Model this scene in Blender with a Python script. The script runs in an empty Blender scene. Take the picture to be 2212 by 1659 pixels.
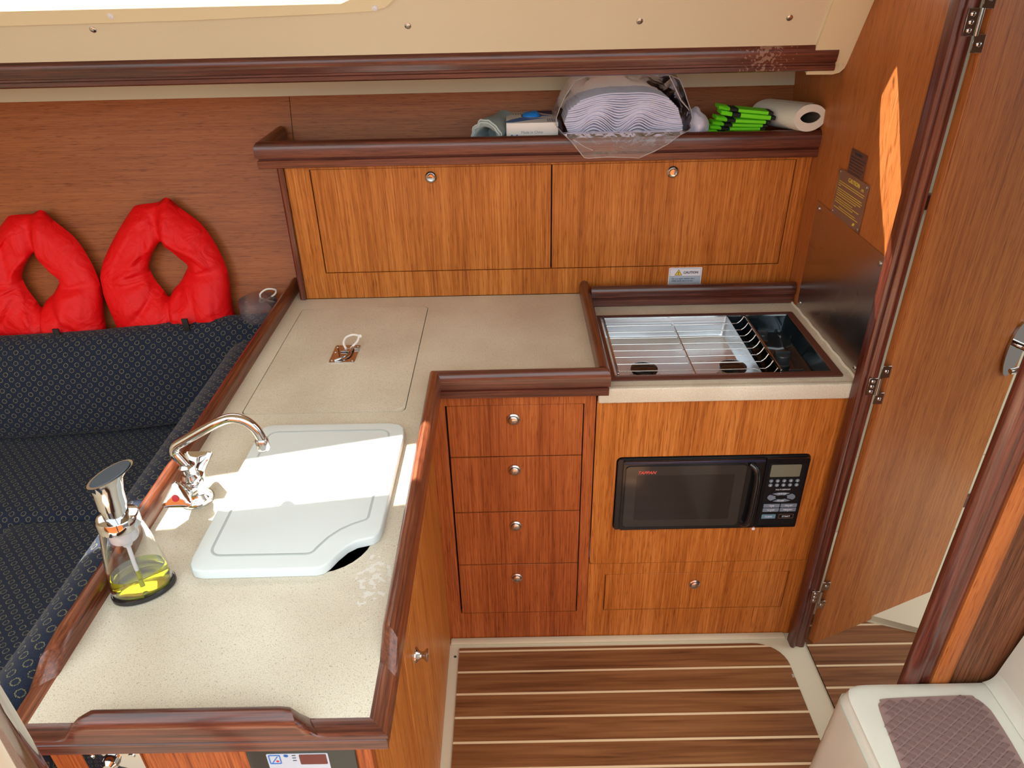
import bpy, bmesh, math, random
from mathutils import Vector, Matrix, noise
random.seed(7)
SC = bpy.context.scene
COL = SC.collection

# ------------------------------------------------------------------ camera
def make_camera():
    f = 1554.0
    p, y, r = math.radians(30.47), math.radians(-0.29), math.radians(-1.31)
    F = Vector((math.sin(y)*math.cos(p), math.cos(y)*math.cos(p), -math.sin(p)))
    rt = Vector((math.cos(y), -math.sin(y), 0)); up = rt.cross(F)
    R1 = rt*math.cos(r)+up*math.sin(r); U1 = -rt*math.sin(r)+up*math.cos(r)
    cam = bpy.data.cameras.new('camera'); o = bpy.data.objects.new('camera', cam); COL.objects.link(o)
    cam.sensor_fit = 'HORIZONTAL'; cam.sensor_width = 36.0; cam.lens = f/2212*36.0; cam.clip_start = 0.02
    m = Matrix((R1, U1, -F)).transposed().to_4x4(); m.translation = Vector((0, 0, 1.72))
    o.matrix_world = m
    SC.camera = o
make_camera()

# ------------------------------------------------------------------ light
W = bpy.data.worlds.new('daylight'); SC.world = W; W.use_nodes = True
nt = W.node_tree; nt.nodes.clear()
bg = nt.nodes.new('ShaderNodeBackground'); ow = nt.nodes.new('ShaderNodeOutputWorld')
tc = nt.nodes.new('ShaderNodeTexCoord'); sx = nt.nodes.new('ShaderNodeSeparateXYZ'); rp = nt.nodes.new('ShaderNodeValToRGB')
rp.color_ramp.elements[0].position = 0.46; rp.color_ramp.elements[0].color = (0.10, 0.09, 0.08, 1)
rp.color_ramp.elements[1].position = 0.56; rp.color_ramp.elements[1].color = (0.86, 0.96, 1.0, 1)
mp = nt.nodes.new('ShaderNodeMapRange'); mp.inputs[1].default_value = -1; mp.inputs[2].default_value = 1
nt.links.new(tc.outputs['Generated'], sx.inputs[0]); nt.links.new(sx.outputs[2], mp.inputs[0])
nt.links.new(mp.outputs[0], rp.inputs[0]); nt.links.new(rp.outputs[0], bg.inputs[0]); nt.links.new(bg.outputs[0], ow.inputs[0])
bg.inputs[1].default_value = 3.0
sl = bpy.data.lights.new('sun', 'SUN'); sl.energy = 22.0; sl.angle = math.radians(0.6); sl.color = (1.0, 0.95, 0.86)
so = bpy.data.objects.new('sun', sl); COL.objects.link(so)
so.rotation_euler = Vector((0.45, -0.60, -1.0)).to_track_quat('-Z', 'Y').to_euler()
SC.view_settings.view_transform = 'Standard'; SC.view_settings.look = 'None'
SC.view_settings.gamma = 1.0; SC.view_settings.use_curve_mapping = False
SC.view_settings.exposure = 0.12
try: SC.cycles.transparent_max_bounces = 24
except Exception: pass

# ------------------------------------------------------------------ materials
def srgb(r, g, b):
    f = lambda c: (c/255/12.92) if c/255 <= 0.04045 else ((c/255+0.055)/1.055)**2.4
    return (f(r), f(g), f(b), 1)
def newmat(name):
    m = bpy.data.materials.new(name); m.use_nodes = True
    n = m.node_tree.nodes; return m, n, m.node_tree.links, n['Principled BSDF']
def plain(name, col, rough=0.5, metal=0.0, bump=0.0, bscale=200, coat=0.0, var=0.0, sheen=0.0):
    m, n, l, b = newmat(name)
    b.inputs['Base Color'].default_value = col; b.inputs['Roughness'].default_value = rough; b.inputs['Metallic'].default_value = metal
    b.inputs['Coat Weight'].default_value = coat; b.inputs['Coat Roughness'].default_value = 0.08
    b.inputs['Sheen Weight'].default_value = sheen
    t = n.new('ShaderNodeTexCoord')
    if bump > 0:
        nz = n.new('ShaderNodeTexNoise'); nz.inputs['Scale'].default_value = bscale; nz.inputs['Detail'].default_value = 4
        bp = n.new('ShaderNodeBump'); bp.inputs['Strength'].default_value = bump; bp.inputs['Distance'].default_value = 0.002
        l.new(t.outputs['Object'], nz.inputs[0]); l.new(nz.outputs[0], bp.inputs['Height']); l.new(bp.outputs[0], b.inputs['Normal'])
    if var > 0:
        nz = n.new('ShaderNodeTexNoise'); nz.inputs['Scale'].default_value = 9; nz.inputs['Detail'].default_value = 6
        r = n.new('ShaderNodeValToRGB'); r.color_ramp.elements[0].position = .3; r.color_ramp.elements[1].position = .7
        r.color_ramp.elements[0].color = tuple(c*(1-var) for c in col[:3])+(1,); r.color_ramp.elements[1].color = tuple(min(1, c*(1+var)) for c in col[:3])+(1,)
        l.new(t.outputs['Object'], nz.inputs[0]); l.new(nz.outputs[0], r.inputs[0]); l.new(r.outputs[0], b.inputs['Base Color'])
    return m
def wood(name, dark, mid, light, axis='Z', fine=1.0, rough=0.42, coat=0.06, streak=0.5, specks=False):
    """varnished veneer; the grain runs along the axis"""
    m, n, l, b = newmat(name)
    t = n.new('ShaderNodeTexCoord')
    def mapped(cross, along, seed):
        mp = n.new('ShaderNodeMapping'); s = [cross*fine]*3; s['XYZ'.index(axis)] = along*fine
        mp.inputs['Scale'].default_value = s; mp.inputs['Location'].default_value = (seed, seed*1.7, seed*.6)
        l.new(t.outputs['Object'], mp.inputs[0]); return mp
    n1 = n.new('ShaderNodeTexNoise'); n1.inputs['Scale'].default_value = 1; n1.inputs['Detail'].default_value = 3
    l.new(mapped(9, .5, 3).outputs[0], n1.inputs[0])
    n2 = n.new('ShaderNodeTexNoise'); n2.inputs['Scale'].default_value = 1; n2.inputs['Detail'].default_value = 5; n2.inputs['Roughness'].default_value = .65
    l.new(mapped(290, 6, 8).outputs[0], n2.inputs[0])
    n3 = n.new('ShaderNodeTexNoise'); n3.inputs['Scale'].default_value = 1; n3.inputs['Detail'].default_value = 2
    l.new(mapped(75, 1.6, 15).outputs[0], n3.inputs[0])
    a = n.new('ShaderNodeMath'); a.operation = 'MULTIPLY_ADD'; a.inputs[1].default_value = 0.58; l.new(n2.outputs[0], a.inputs[0]); 
    a1 = n.new('ShaderNodeMath'); a1.operation = 'MULTIPLY'; a1.inputs[1].default_value = 0.26; l.new(n1.outputs[0], a1.inputs[0]); l.new(a1.outputs[0], a.inputs[2])
    a2 = n.new('ShaderNodeMath'); a2.operation = 'MULTIPLY_ADD'; a2.inputs[1].default_value = 0.16; l.new(n3.outputs[0], a2.inputs[0]); l.new(a.outputs[0], a2.inputs[2])
    r = n.new('ShaderNodeValToRGB'); e = r.color_ramp.elements
    e[0].position = .5-.24*streak; e[0].color = dark; e[1].position = .5+.24*streak; e[1].color = light
    k = e.new(.5); k.color = mid
    l.new(a2.outputs[0], r.inputs[0])
    # short dark pores
    n4 = n.new('ShaderNodeTexNoise'); n4.inputs['Scale'].default_value = 1; n4.inputs['Detail'].default_value = 1
    l.new(mapped(420, 22, 31).outputs[0], n4.inputs[0])
    r4 = n.new('ShaderNodeValToRGB'); r4.color_ramp.elements[0].position = .28; r4.color_ramp.elements[0].color = (.62, .55, .5, 1); r4.color_ramp.elements[1].position = .42; r4.color_ramp.elements[1].color = (1, 1, 1, 1)
    l.new(n4.outputs[0], r4.inputs[0])
    mx = n.new('ShaderNodeMix'); mx.data_type = 'RGBA'; mx.blend_type = 'MULTIPLY'; mx.inputs[0].default_value = 1
    l.new(r.outputs[0], mx.inputs[6]); l.new(r4.outputs[0], mx.inputs[7])
    l.new(mx.outputs[2], b.inputs['Base Color'])
    bp = n.new('ShaderNodeBump'); bp.inputs['Strength'].default_value = .12; bp.inputs['Distance'].default_value = .001
    l.new(n2.outputs[0], bp.inputs['Height']); l.new(bp.outputs[0], b.inputs['Normal'])
    b.inputs['Roughness'].default_value = rough; b.inputs['Coat Weight'].default_value = coat; b.inputs['Coat Roughness'].default_value = .16; b.inputs['Specular IOR Level'].default_value = .22 if coat < .2 else .45
    return m
TV = wood('teak_veneer_upright', srgb(146, 78, 26), srgb(180, 105, 42), srgb(204, 130, 64), 'Z')
TV2 = wood('teak_veneer_reddish', srgb(124, 58, 24), srgb(158, 82, 38), srgb(180, 102, 52), 'Z')
TH = wood('teak_veneer_level', srgb(118, 60, 28), srgb(156, 90, 48), srgb(180, 110, 60), 'X', streak=.95, fine=1.25)
TB = wood('teak_bulkhead', srgb(140, 74, 34), srgb(174, 102, 52), srgb(196, 124, 70), 'Z', streak=1.0)
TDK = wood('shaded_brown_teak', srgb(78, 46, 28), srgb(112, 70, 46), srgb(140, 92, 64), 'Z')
TD = wood('teak_door', srgb(126, 60, 18), srgb(172, 96, 38), srgb(198, 126, 58), 'Z', fine=1.0, streak=.75)
DX = wood('dark_trim_x', srgb(56, 22, 16), srgb(86, 40, 28), srgb(118, 62, 44), 'X', rough=.3, coat=.4)
DY = wood('dark_trim_y', srgb(66, 28, 16), srgb(108, 54, 32), srgb(144, 84, 52), 'Y', rough=.3, coat=.4)
DZ = wood('dark_trim_z', srgb(56, 22, 16), srgb(88, 40, 28), srgb(120, 62, 44), 'Z', rough=.3, coat=.4)
CREAM = plain('cream_gelcoat', srgb(218, 206, 178), .35, bump=.05, bscale=300, coat=.2)
CREAM2 = plain('cream_moulding', srgb(226, 212, 176), .38, coat=.15)
VINYL = plain('cream_headliner', srgb(205, 194, 165), .6, bump=.1, bscale=500)
WHITEG = plain('white_gelcoat', srgb(224, 226, 214), .3, coat=.3, bump=.04, bscale=60, var=.05)
CHROME = plain('chrome', (.56, .55, .55, 1), .06, 1.0)
STEEL = plain('stainless_steel', (.48, .46, .44, 1), .18, 1.0)
NICKEL = plain('satin_nickel', (.56, .53, .50, 1), .22, 1.0)
BLACK = plain('black_gap', (.004, .004, .004, 1), .9)
PLAST = plain('black_plastic', (.012, .012, .013, 1), .3, coat=.2)
BGLOSS = plain('black_gloss', (.008, .008, .009, 1), .12, coat=.3)
def worn_rail():
    m = DX.copy(); m.name = 'dark_trim_worn'; n = m.node_tree.nodes; l = m.node_tree.links; b = n['Principled BSDF']; src = b.inputs['Base Color'].links[0].from_socket
    t = n.new('ShaderNodeTexCoord'); s = n.new('ShaderNodeSeparateXYZ'); l.new(t.outputs['Object'], s.inputs[0])
    z = n.new('ShaderNodeTexNoise'); z.inputs['Scale'].default_value = 150; z.inputs['Detail'].default_value = 8; l.new(t.outputs['Object'], z.inputs[0])
    a = n.new('ShaderNodeMath'); a.operation = 'SUBTRACT'; a.inputs[1].default_value = .60; l.new(s.outputs[0], a.inputs[0])
    a1 = n.new('ShaderNodeMath'); a1.operation = 'ABSOLUTE'; l.new(a.outputs[0], a1.inputs[0])
    a2 = n.new('ShaderNodeMath'); a2.operation = 'MULTIPLY_ADD'; a2.inputs[1].default_value = 3.0; a2.inputs[2].default_value = .47; l.new(a1.outputs[0], a2.inputs[0])
    g = n.new('ShaderNodeMath'); g.operation = 'GREATER_THAN'; l.new(z.outputs[0], g.inputs[0]); l.new(a2.outputs[0], g.inputs[1])
    k = n.new('ShaderNodeMath'); k.operation = 'MULTIPLY'; k.inputs[1].default_value = .38; l.new(g.outputs[0], k.inputs[0])
    x = n.new('ShaderNodeMix'); x.data_type = 'RGBA'; l.new(k.outputs[0], x.inputs[0]); l.new(src, x.inputs[6]); x.inputs[7].default_value = srgb(190, 160, 140); l.new(x.outputs[2], b.inputs['Base Color'])
    return m
RAILM = worn_rail()
HDPE = plain('white_board_plastic', srgb(216, 224, 224), .42, bump=.05, bscale=260)
ROPE = plain('white_cord', srgb(232, 228, 222), .8, bump=.3, bscale=900)
REDDOT = plain('red_dot', srgb(190, 20, 40), .3)
PAPER = plain('paper_white', srgb(226, 222, 210), .9, bump=.35, bscale=420)
CARD = plain('white_card', srgb(226, 220, 214), .5)
WCLOTH = plain('white_terry', srgb(214, 214, 236), .95, bump=.5, bscale=900, sheen=.3)
BCLOTH = plain('beige_terry', srgb(206, 190, 178), .95, bump=.4, bscale=500, sheen=.3)
GREEN = plain('neon_green_foam', srgb(112, 222, 18), .75, bump=.15, bscale=700)
DKFOAM = plain('black_foam', srgb(16, 24, 22), .8)
RAG = plain('grey_blue_rag', srgb(150, 162, 162), .9, bump=.5, bscale=300)
BROWNRIM = plain('brown_cooktop_rim', srgb(104, 66, 58), .3, .35)
YEL = plain('yellow_ink', srgb(232, 206, 60), .6)
INK = plain('dark_ink', srgb(50, 52, 60), .6)
BLUEINK = plain('blue_ink', srgb(36, 110, 190), .5)
NAVYINK = plain('navy_ink', srgb(30, 34, 96), .5)
GREYINK = plain('grey_ink', srgb(130, 130, 150), .6)
REDINK = plain('red_ink', srgb(214, 84, 70), .5)
LABELW = plain('label_white', srgb(226, 228, 236), .4)
LABELG = plain('label_grey', srgb(176, 188, 204), .4)
KEYG = plain('grey_key', srgb(112, 124, 138), .4)
GLOVE = plain('blue_nitrile', srgb(24, 130, 220), .5)
PADB = plain('slate_pad', srgb(58, 70, 82), .4, var=.3)

def steel_plate(name, col, r0, r1):
    m, n, l, b = newmat(name); b.inputs['Metallic'].default_value = 1; b.inputs['Base Color'].default_value = col
    t = n.new('ShaderNodeTexCoord'); z = n.new('ShaderNodeTexNoise'); z.inputs['Scale'].default_value = 5; z.inputs['Detail'].default_value = 2.5
    mr = n.new('ShaderNodeMapRange'); mr.inputs[1].default_value = .3; mr.inputs[2].default_value = .7; mr.inputs[3].default_value = r0; mr.inputs[4].default_value = r1
    l.new(t.outputs['Object'], z.inputs[0]); l.new(z.outputs[0], mr.inputs[0]); l.new(mr.outputs[0], b.inputs['Roughness']); return m
SHIELD = steel_plate('scuffed_steel_sheet', (.50, .46, .44, 1), .20, .30)
WELL = steel_plate('polished_hob_steel', (.74, .78, .82, 1), .20, .42)
DWELL = plain('dark_control_steel', (.03, .045, .055, 1), .06, .6, coat=.6)

def counter_mat():
    m, n, l, b = newmat('speckled_laminate'); t = n.new('ShaderNodeTexCoord')
    base = srgb(203, 194, 174)
    def nz(s, d=2):
        z = n.new('ShaderNodeTexNoise'); z.inputs['Scale'].default_value = s; z.inputs['Detail'].default_value = d; l.new(t.outputs['Object'], z.inputs[0]); return z
    def ramp(src, p0, c0, p1, c1):
        r = n.new('ShaderNodeValToRGB'); e = r.color_ramp.elements; e[0].position = p0; e[0].color = c0; e[1].position = p1; e[1].color = c1; l.new(src, r.inputs[0]); return r.outputs[0]
    def mul(a, c, f=1.0):
        x = n.new('ShaderNodeMix'); x.data_type = 'RGBA'; x.blend_type = 'MULTIPLY'; x.inputs[0].default_value = f; l.new(a, x.inputs[6]); l.new(c, x.inputs[7]); return x.outputs[2]
    big = ramp(nz(5, 5).outputs[0], .35, srgb(196, 186, 168), .65, srgb(210, 203, 186))
    sp1 = ramp(nz(640).outputs[0], .36, (.70, .66, .60, 1), .46, (1, 1, 1, 1))
    sp2 = ramp(nz(380, 1).outputs[0], .27, (.55, .51, .47, 1), .32, (1, 1, 1, 1))
    sp3 = ramp(nz(700, 1).outputs[0], .3, (1, 1, 1, 1), .75, (1.18, 1.17, 1.14, 1))
    c = mul(mul(mul(big, sp1, .8), sp2, .8), sp3)
    # lime smear beside the sink: bright flecks inside one oval patch
    s = n.new('ShaderNodeSeparateXYZ'); l.new(t.outputs['Object'], s.inputs[0])
    def mt(op, a, c_=None):
        x = n.new('ShaderNodeMath'); x.operation = op
        for i, v in enumerate((a, c_)):
            if v is None: continue
            if isinstance(v, (int, float)): x.inputs[i].default_value = v
            else: l.new(v, x.inputs[i])
        return x.outputs[0]
    dx = mt('MULTIPLY', mt('SUBTRACT', s.outputs[0], .188), 1/.028); dy = mt('MULTIPLY', mt('SUBTRACT', s.outputs[1], -.275), 1/.06)
    dd = mt('SQRT', mt('ADD', mt('MULTIPLY', dx, dx), mt('MULTIPLY', dy, dy))); fall = mt('SUBTRACT', 1.0, dd)
    msk = mt('GREATER_THAN', mt('ADD', nz(90, 6).outputs[0], mt('MULTIPLY', fall, .12)), .60); msk = mt('MULTIPLY', msk, mt('GREATER_THAN', fall, 0.0))
    y = n.new('ShaderNodeMix'); y.data_type = 'RGBA'; l.new(mt('MULTIPLY', msk, .45), y.inputs[0]); l.new(c, y.inputs[6]); y.inputs[7].default_value = srgb(232, 234, 234); c = y.outputs[2]
    l.new(c, b.inputs['Base Color']); b.inputs['Roughness'].default_value = .33
    return m
COUNTER = counter_mat()

def fabric_mat():
    m, n, l, b = newmat('navy_ring_upholstery')
    uv = n.new('ShaderNodeTexCoord'); s = n.new('ShaderNodeSeparateXYZ'); l.new(uv.outputs['UV'], s.inputs[0])
    def math_(op, a, c=None, d=None):
        x = n.new('ShaderNodeMath'); x.operation = op
        for i, v in enumerate((a, c, d)):
            if v is None: continue
            if isinstance(v, (int, float)): x.inputs[i].default_value = v
            else: l.new(v, x.inputs[i])
        return x.outputs[0]
    P = .031
    u = math_('MULTIPLY', s.outputs[0], 1/P); v = math_('MULTIPLY', s.outputs[1], 1/P)
    p = math_('ADD', u, v); q = math_('SUBTRACT', u, v)
    def cell(a):
        f = math_('FRACT', math_('ADD', a, 100.0)); return math_('SUBTRACT', f, .5)
    cp, cq = cell(p), cell(q)
    # back to u,v inside the diamond cell
    cu = math_('ABSOLUTE', math_('MULTIPLY', math_('ADD', cp, cq), .5)); cv = math_('ABSOLUTE', math_('MULTIPLY', math_('SUBTRACT', cp, cq), .5))
    d8 = math_('MAXIMUM', math_('MAXIMUM', cu, cv), math_('MULTIPLY', math_('ADD', cu, cv), .72))
    ring = math_('LESS_THAN', math_('ABSOLUTE', math_('SUBTRACT', d8, .19)), .032)
    nz = n.new('ShaderNodeTexNoise'); nz.inputs['Scale'].default_value = 900; l.new(uv.outputs['UV'], nz.inputs[0])
    thr = math_('GREATER_THAN', nz.outputs[0], .525)
    mask = math_('MULTIPLY', ring, thr)
    nz2 = n.new('ShaderNodeTexNoise'); nz2.inputs['Scale'].default_value = 500; nz2.inputs['Detail'].default_value = 3; l.new(uv.outputs['UV'], nz2.inputs[0])
    r = n.new('ShaderNodeValToRGB'); e = r.color_ramp.elements; e[0].position = .35; e[0].color = srgb(3, 9, 22); e[1].position = .7; e[1].color = srgb(12, 36, 70); l.new(nz2.outputs[0], r.inputs[0])
    x = n.new('ShaderNodeMix'); x.data_type = 'RGBA'; l.new(mask, x.inputs[0]); l.new(r.outputs[0], x.inputs[6]); x.inputs[7].default_value = srgb(150, 144, 92)
    l.new(x.outputs[2], b.inputs['Base Color']); b.inputs['Roughness'].default_value = .92; b.inputs['Sheen Weight'].default_value = .06
    bp = n.new('ShaderNodeBump'); bp.inputs['Strength'].default_value = .4; bp.inputs['Distance'].default_value = .002; l.new(nz2.outputs[0], bp.inputs['Height']); l.new(bp.outputs[0], b.inputs['Normal'])
    return m
FABRIC = fabric_mat()

def nylon():
    m, n, l, b = newmat('red_nylon'); t = n.new('ShaderNodeTexCoord')
    b.inputs['Base Color'].default_value = srgb(226, 4, 12); b.inputs['Roughness'].default_value = .55; b.inputs['Specular IOR Level'].default_value = .3
    z = n.new('ShaderNodeTexNoise'); z.inputs['Scale'].default_value = 14; z.inputs['Detail'].default_value = 3; z.inputs['Distortion'].default_value = 1.2
    w = n.new('ShaderNodeTexNoise'); w.inputs['Scale'].default_value = 900
    bp = n.new('ShaderNodeBump'); bp.inputs['Strength'].default_value = .45; bp.inputs['Distance'].default_value = .02
    b2 = n.new('ShaderNodeBump'); b2.inputs['Strength'].default_value = .1; b2.inputs['Distance'].default_value = .001
    l.new(t.outputs['Object'], z.inputs[0]); l.new(t.outputs['Object'], w.inputs[0]); l.new(z.outputs[0], bp.inputs['Height']); l.new(w.outputs[0], b2.inputs['Height'])
    l.new(bp.outputs[0], b2.inputs['Normal']); l.new(b2.outputs[0], b.inputs['Normal']); return m
NYLON = nylon()

def floor_teak():
    m, n, l, b = newmat('teak_and_holly_boards'); t = n.new('ShaderNodeTexCoord'); s = n.new('ShaderNodeSeparateXYZ'); l.new(t.outputs['Object'], s.inputs[0])
    def math_(op, a, c=None, d=None):
        x = n.new('ShaderNodeMath'); x.operation = op
        for i, v in enumerate((a, c, d)):
            if v is None: continue
            if isinstance(v, (int, float)): x.inputs[i].default_value = v
            else: l.new(v, x.inputs[i])
        return x.outputs[0]
    a = math_('MULTIPLY', math_('SUBTRACT', s.outputs[1], 1.3285-.0033-1.05), 1/.0703)
    fr = math_('FRACT', math_('ADD', a, 50)); strip = math_('LESS_THAN', fr, .094); idx = math_('FLOOR', math_('ADD', a, 50))
    cx = n.new('ShaderNodeCombineXYZ'); l.new(math_('MULTIPLY', s.outputs[0], 3.0), cx.inputs[0]); l.new(math_('MULTIPLY', s.outputs[1], 75), cx.inputs[1]); l.new(math_('MULTIPLY', idx, 7.3), cx.inputs[2])
    z = n.new('ShaderNodeTexNoise'); z.inputs['Scale'].default_value = 1; z.inputs['Detail'].default_value = 5; z.inputs['Distortion'].default_value = .6; l.new(cx.outputs[0], z.inputs[0])
    r = n.new('ShaderNodeValToRGB'); e = r.color_ramp.elements; e[0].position = .24; e[0].color = srgb(74, 42, 20); e[1].position = .80; e[1].color = srgb(156, 106, 66); k = e.new(.42); k.color = srgb(120, 74, 42); l.new(z.outputs[0], r.inputs[0])
    x = n.new('ShaderNodeMix'); x.data_type = 'RGBA'; l.new(strip, x.inputs[0]); l.new(r.outputs[0], x.inputs[6]); x.inputs[7].default_value = srgb(226, 200, 160)
    # chipped grey scuffs
    vz = n.new('ShaderNodeTexNoise'); vz.inputs['Scale'].default_value = 26; vz.inputs['Detail'].default_value = 6; l.new(t.outputs['Object'], vz.inputs[0])
    sp = math_('GREATER_THAN', vz.outputs[0], .735)
    y = n.new('ShaderNodeMix'); y.data_type = 'RGBA'; l.new(sp, y.inputs[0]); l.new(x.outputs[2], y.inputs[6]); y.inputs[7].default_value = srgb(176, 160, 146)
    l.new(y.outputs[2], b.inputs['Base Color']); b.inputs['Roughness'].default_value = .3; return m
FLOORT = floor_teak()

def tread_mat():
    m, n, l, b = newmat('brown_diamond_grip'); 
    b.inputs['Base Color'].default_value = srgb(150, 124, 120); b.inputs['Roughness'].default_value = .6
    return m
TREAD = tread_mat()

def glass(name, col=(1, 1, 1, 1), rough=0.0, ior=1.45):
    m, n, l, b = newmat(name); b.inputs['Base Color'].default_value = col; b.inputs['Transmission Weight'].default_value = 1; b.inputs['Roughness'].default_value = rough; b.inputs['IOR'].default_value = ior; return m
GLASS = glass('clear_glass')
SOAPL = glass('green_yellow_soap', srgb(226, 226, 40), 0, 1.36)
FROST = plain('frosted_plastic', srgb(226, 228, 230), .3)
def thin_clear(name, tint, alpha, rough=.08):
    m, n, l, b = newmat(name); out = n['Material Output']
    tr = n.new('ShaderNodeBsdfTransparent'); tr.inputs[0].default_value = (.97, .97, .97, 1)
    gl = n.new('ShaderNodeBsdfGlossy'); gl.inputs['Roughness'].default_value = rough; gl.inputs['Color'].default_value = (1, 1, 1, 1)
    df = n.new('ShaderNodeBsdfTranslucent'); df.inputs[0].default_value = tint
    d2 = n.new('ShaderNodeBsdfDiffuse'); d2.inputs[0].default_value = tint
    fr = n.new('ShaderNodeFresnel'); fr.inputs[0].default_value = 1.45
    t = n.new('ShaderNodeTexCoord'); z = n.new('ShaderNodeTexNoise'); z.inputs['Scale'].default_value = 16; z.inputs['Detail'].default_value = 4; z.inputs['Distortion'].default_value = 2
    l.new(t.outputs['Object'], z.inputs[0])
    bp = n.new('ShaderNodeBump'); bp.inputs['Strength'].default_value = .5; bp.inputs['Distance'].default_value = .01; l.new(z.outputs[0], bp.inputs['Height'])
    l.new(bp.outputs[0], gl.inputs['Normal']); l.new(bp.outputs[0], fr.inputs['Normal'])
    m0 = n.new('ShaderNodeMixShader'); m0.inputs[0].default_value = .5; l.new(df.outputs[0], m0.inputs[1]); l.new(d2.outputs[0], m0.inputs[2])
    m1 = n.new('ShaderNodeMixShader'); m1.inputs[0].default_value = alpha; l.new(tr.outputs[0], m1.inputs[1]); l.new(m0.outputs[0], m1.inputs[2])
    m2 = n.new('ShaderNodeMixShader'); l.new(fr.outputs[0], m2.inputs[0]); l.new(m1.outputs[0], m2.inputs[1]); l.new(gl.outputs[0], m2.inputs[2])
    l.new(m2.outputs[0], out.inputs[0]); return m
BAG = thin_clear('clear_polythene', srgb(232, 226, 230), .20, .12)
BAGRIM = thin_clear('polythene_edge', srgb(236, 230, 236), .5, .12)
JAR = thin_clear('cloudy_plastic', srgb(220, 212, 228), .22)
PANE = thin_clear('window_pane', (1, 1, 1, 1), .0, .02)
def added_blind_mat():
    m, n, l, b = newmat('added_white_blind'); out = n['Material Output']
    a = n.new('ShaderNodeBsdfTranslucent'); a.inputs[0].default_value = (.95, .96, .96, 1); d = n.new('ShaderNodeBsdfDiffuse'); d.inputs[0].default_value = (.9, .9, .9, 1)
    x = n.new('ShaderNodeMixShader'); x.inputs[0].default_value = .35; l.new(a.outputs[0], x.inputs[1]); l.new(d.outputs[0], x.inputs[2]); l.new(x.outputs[0], out.inputs[0]); return m
ADDED_BLIND = added_blind_mat()

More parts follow.
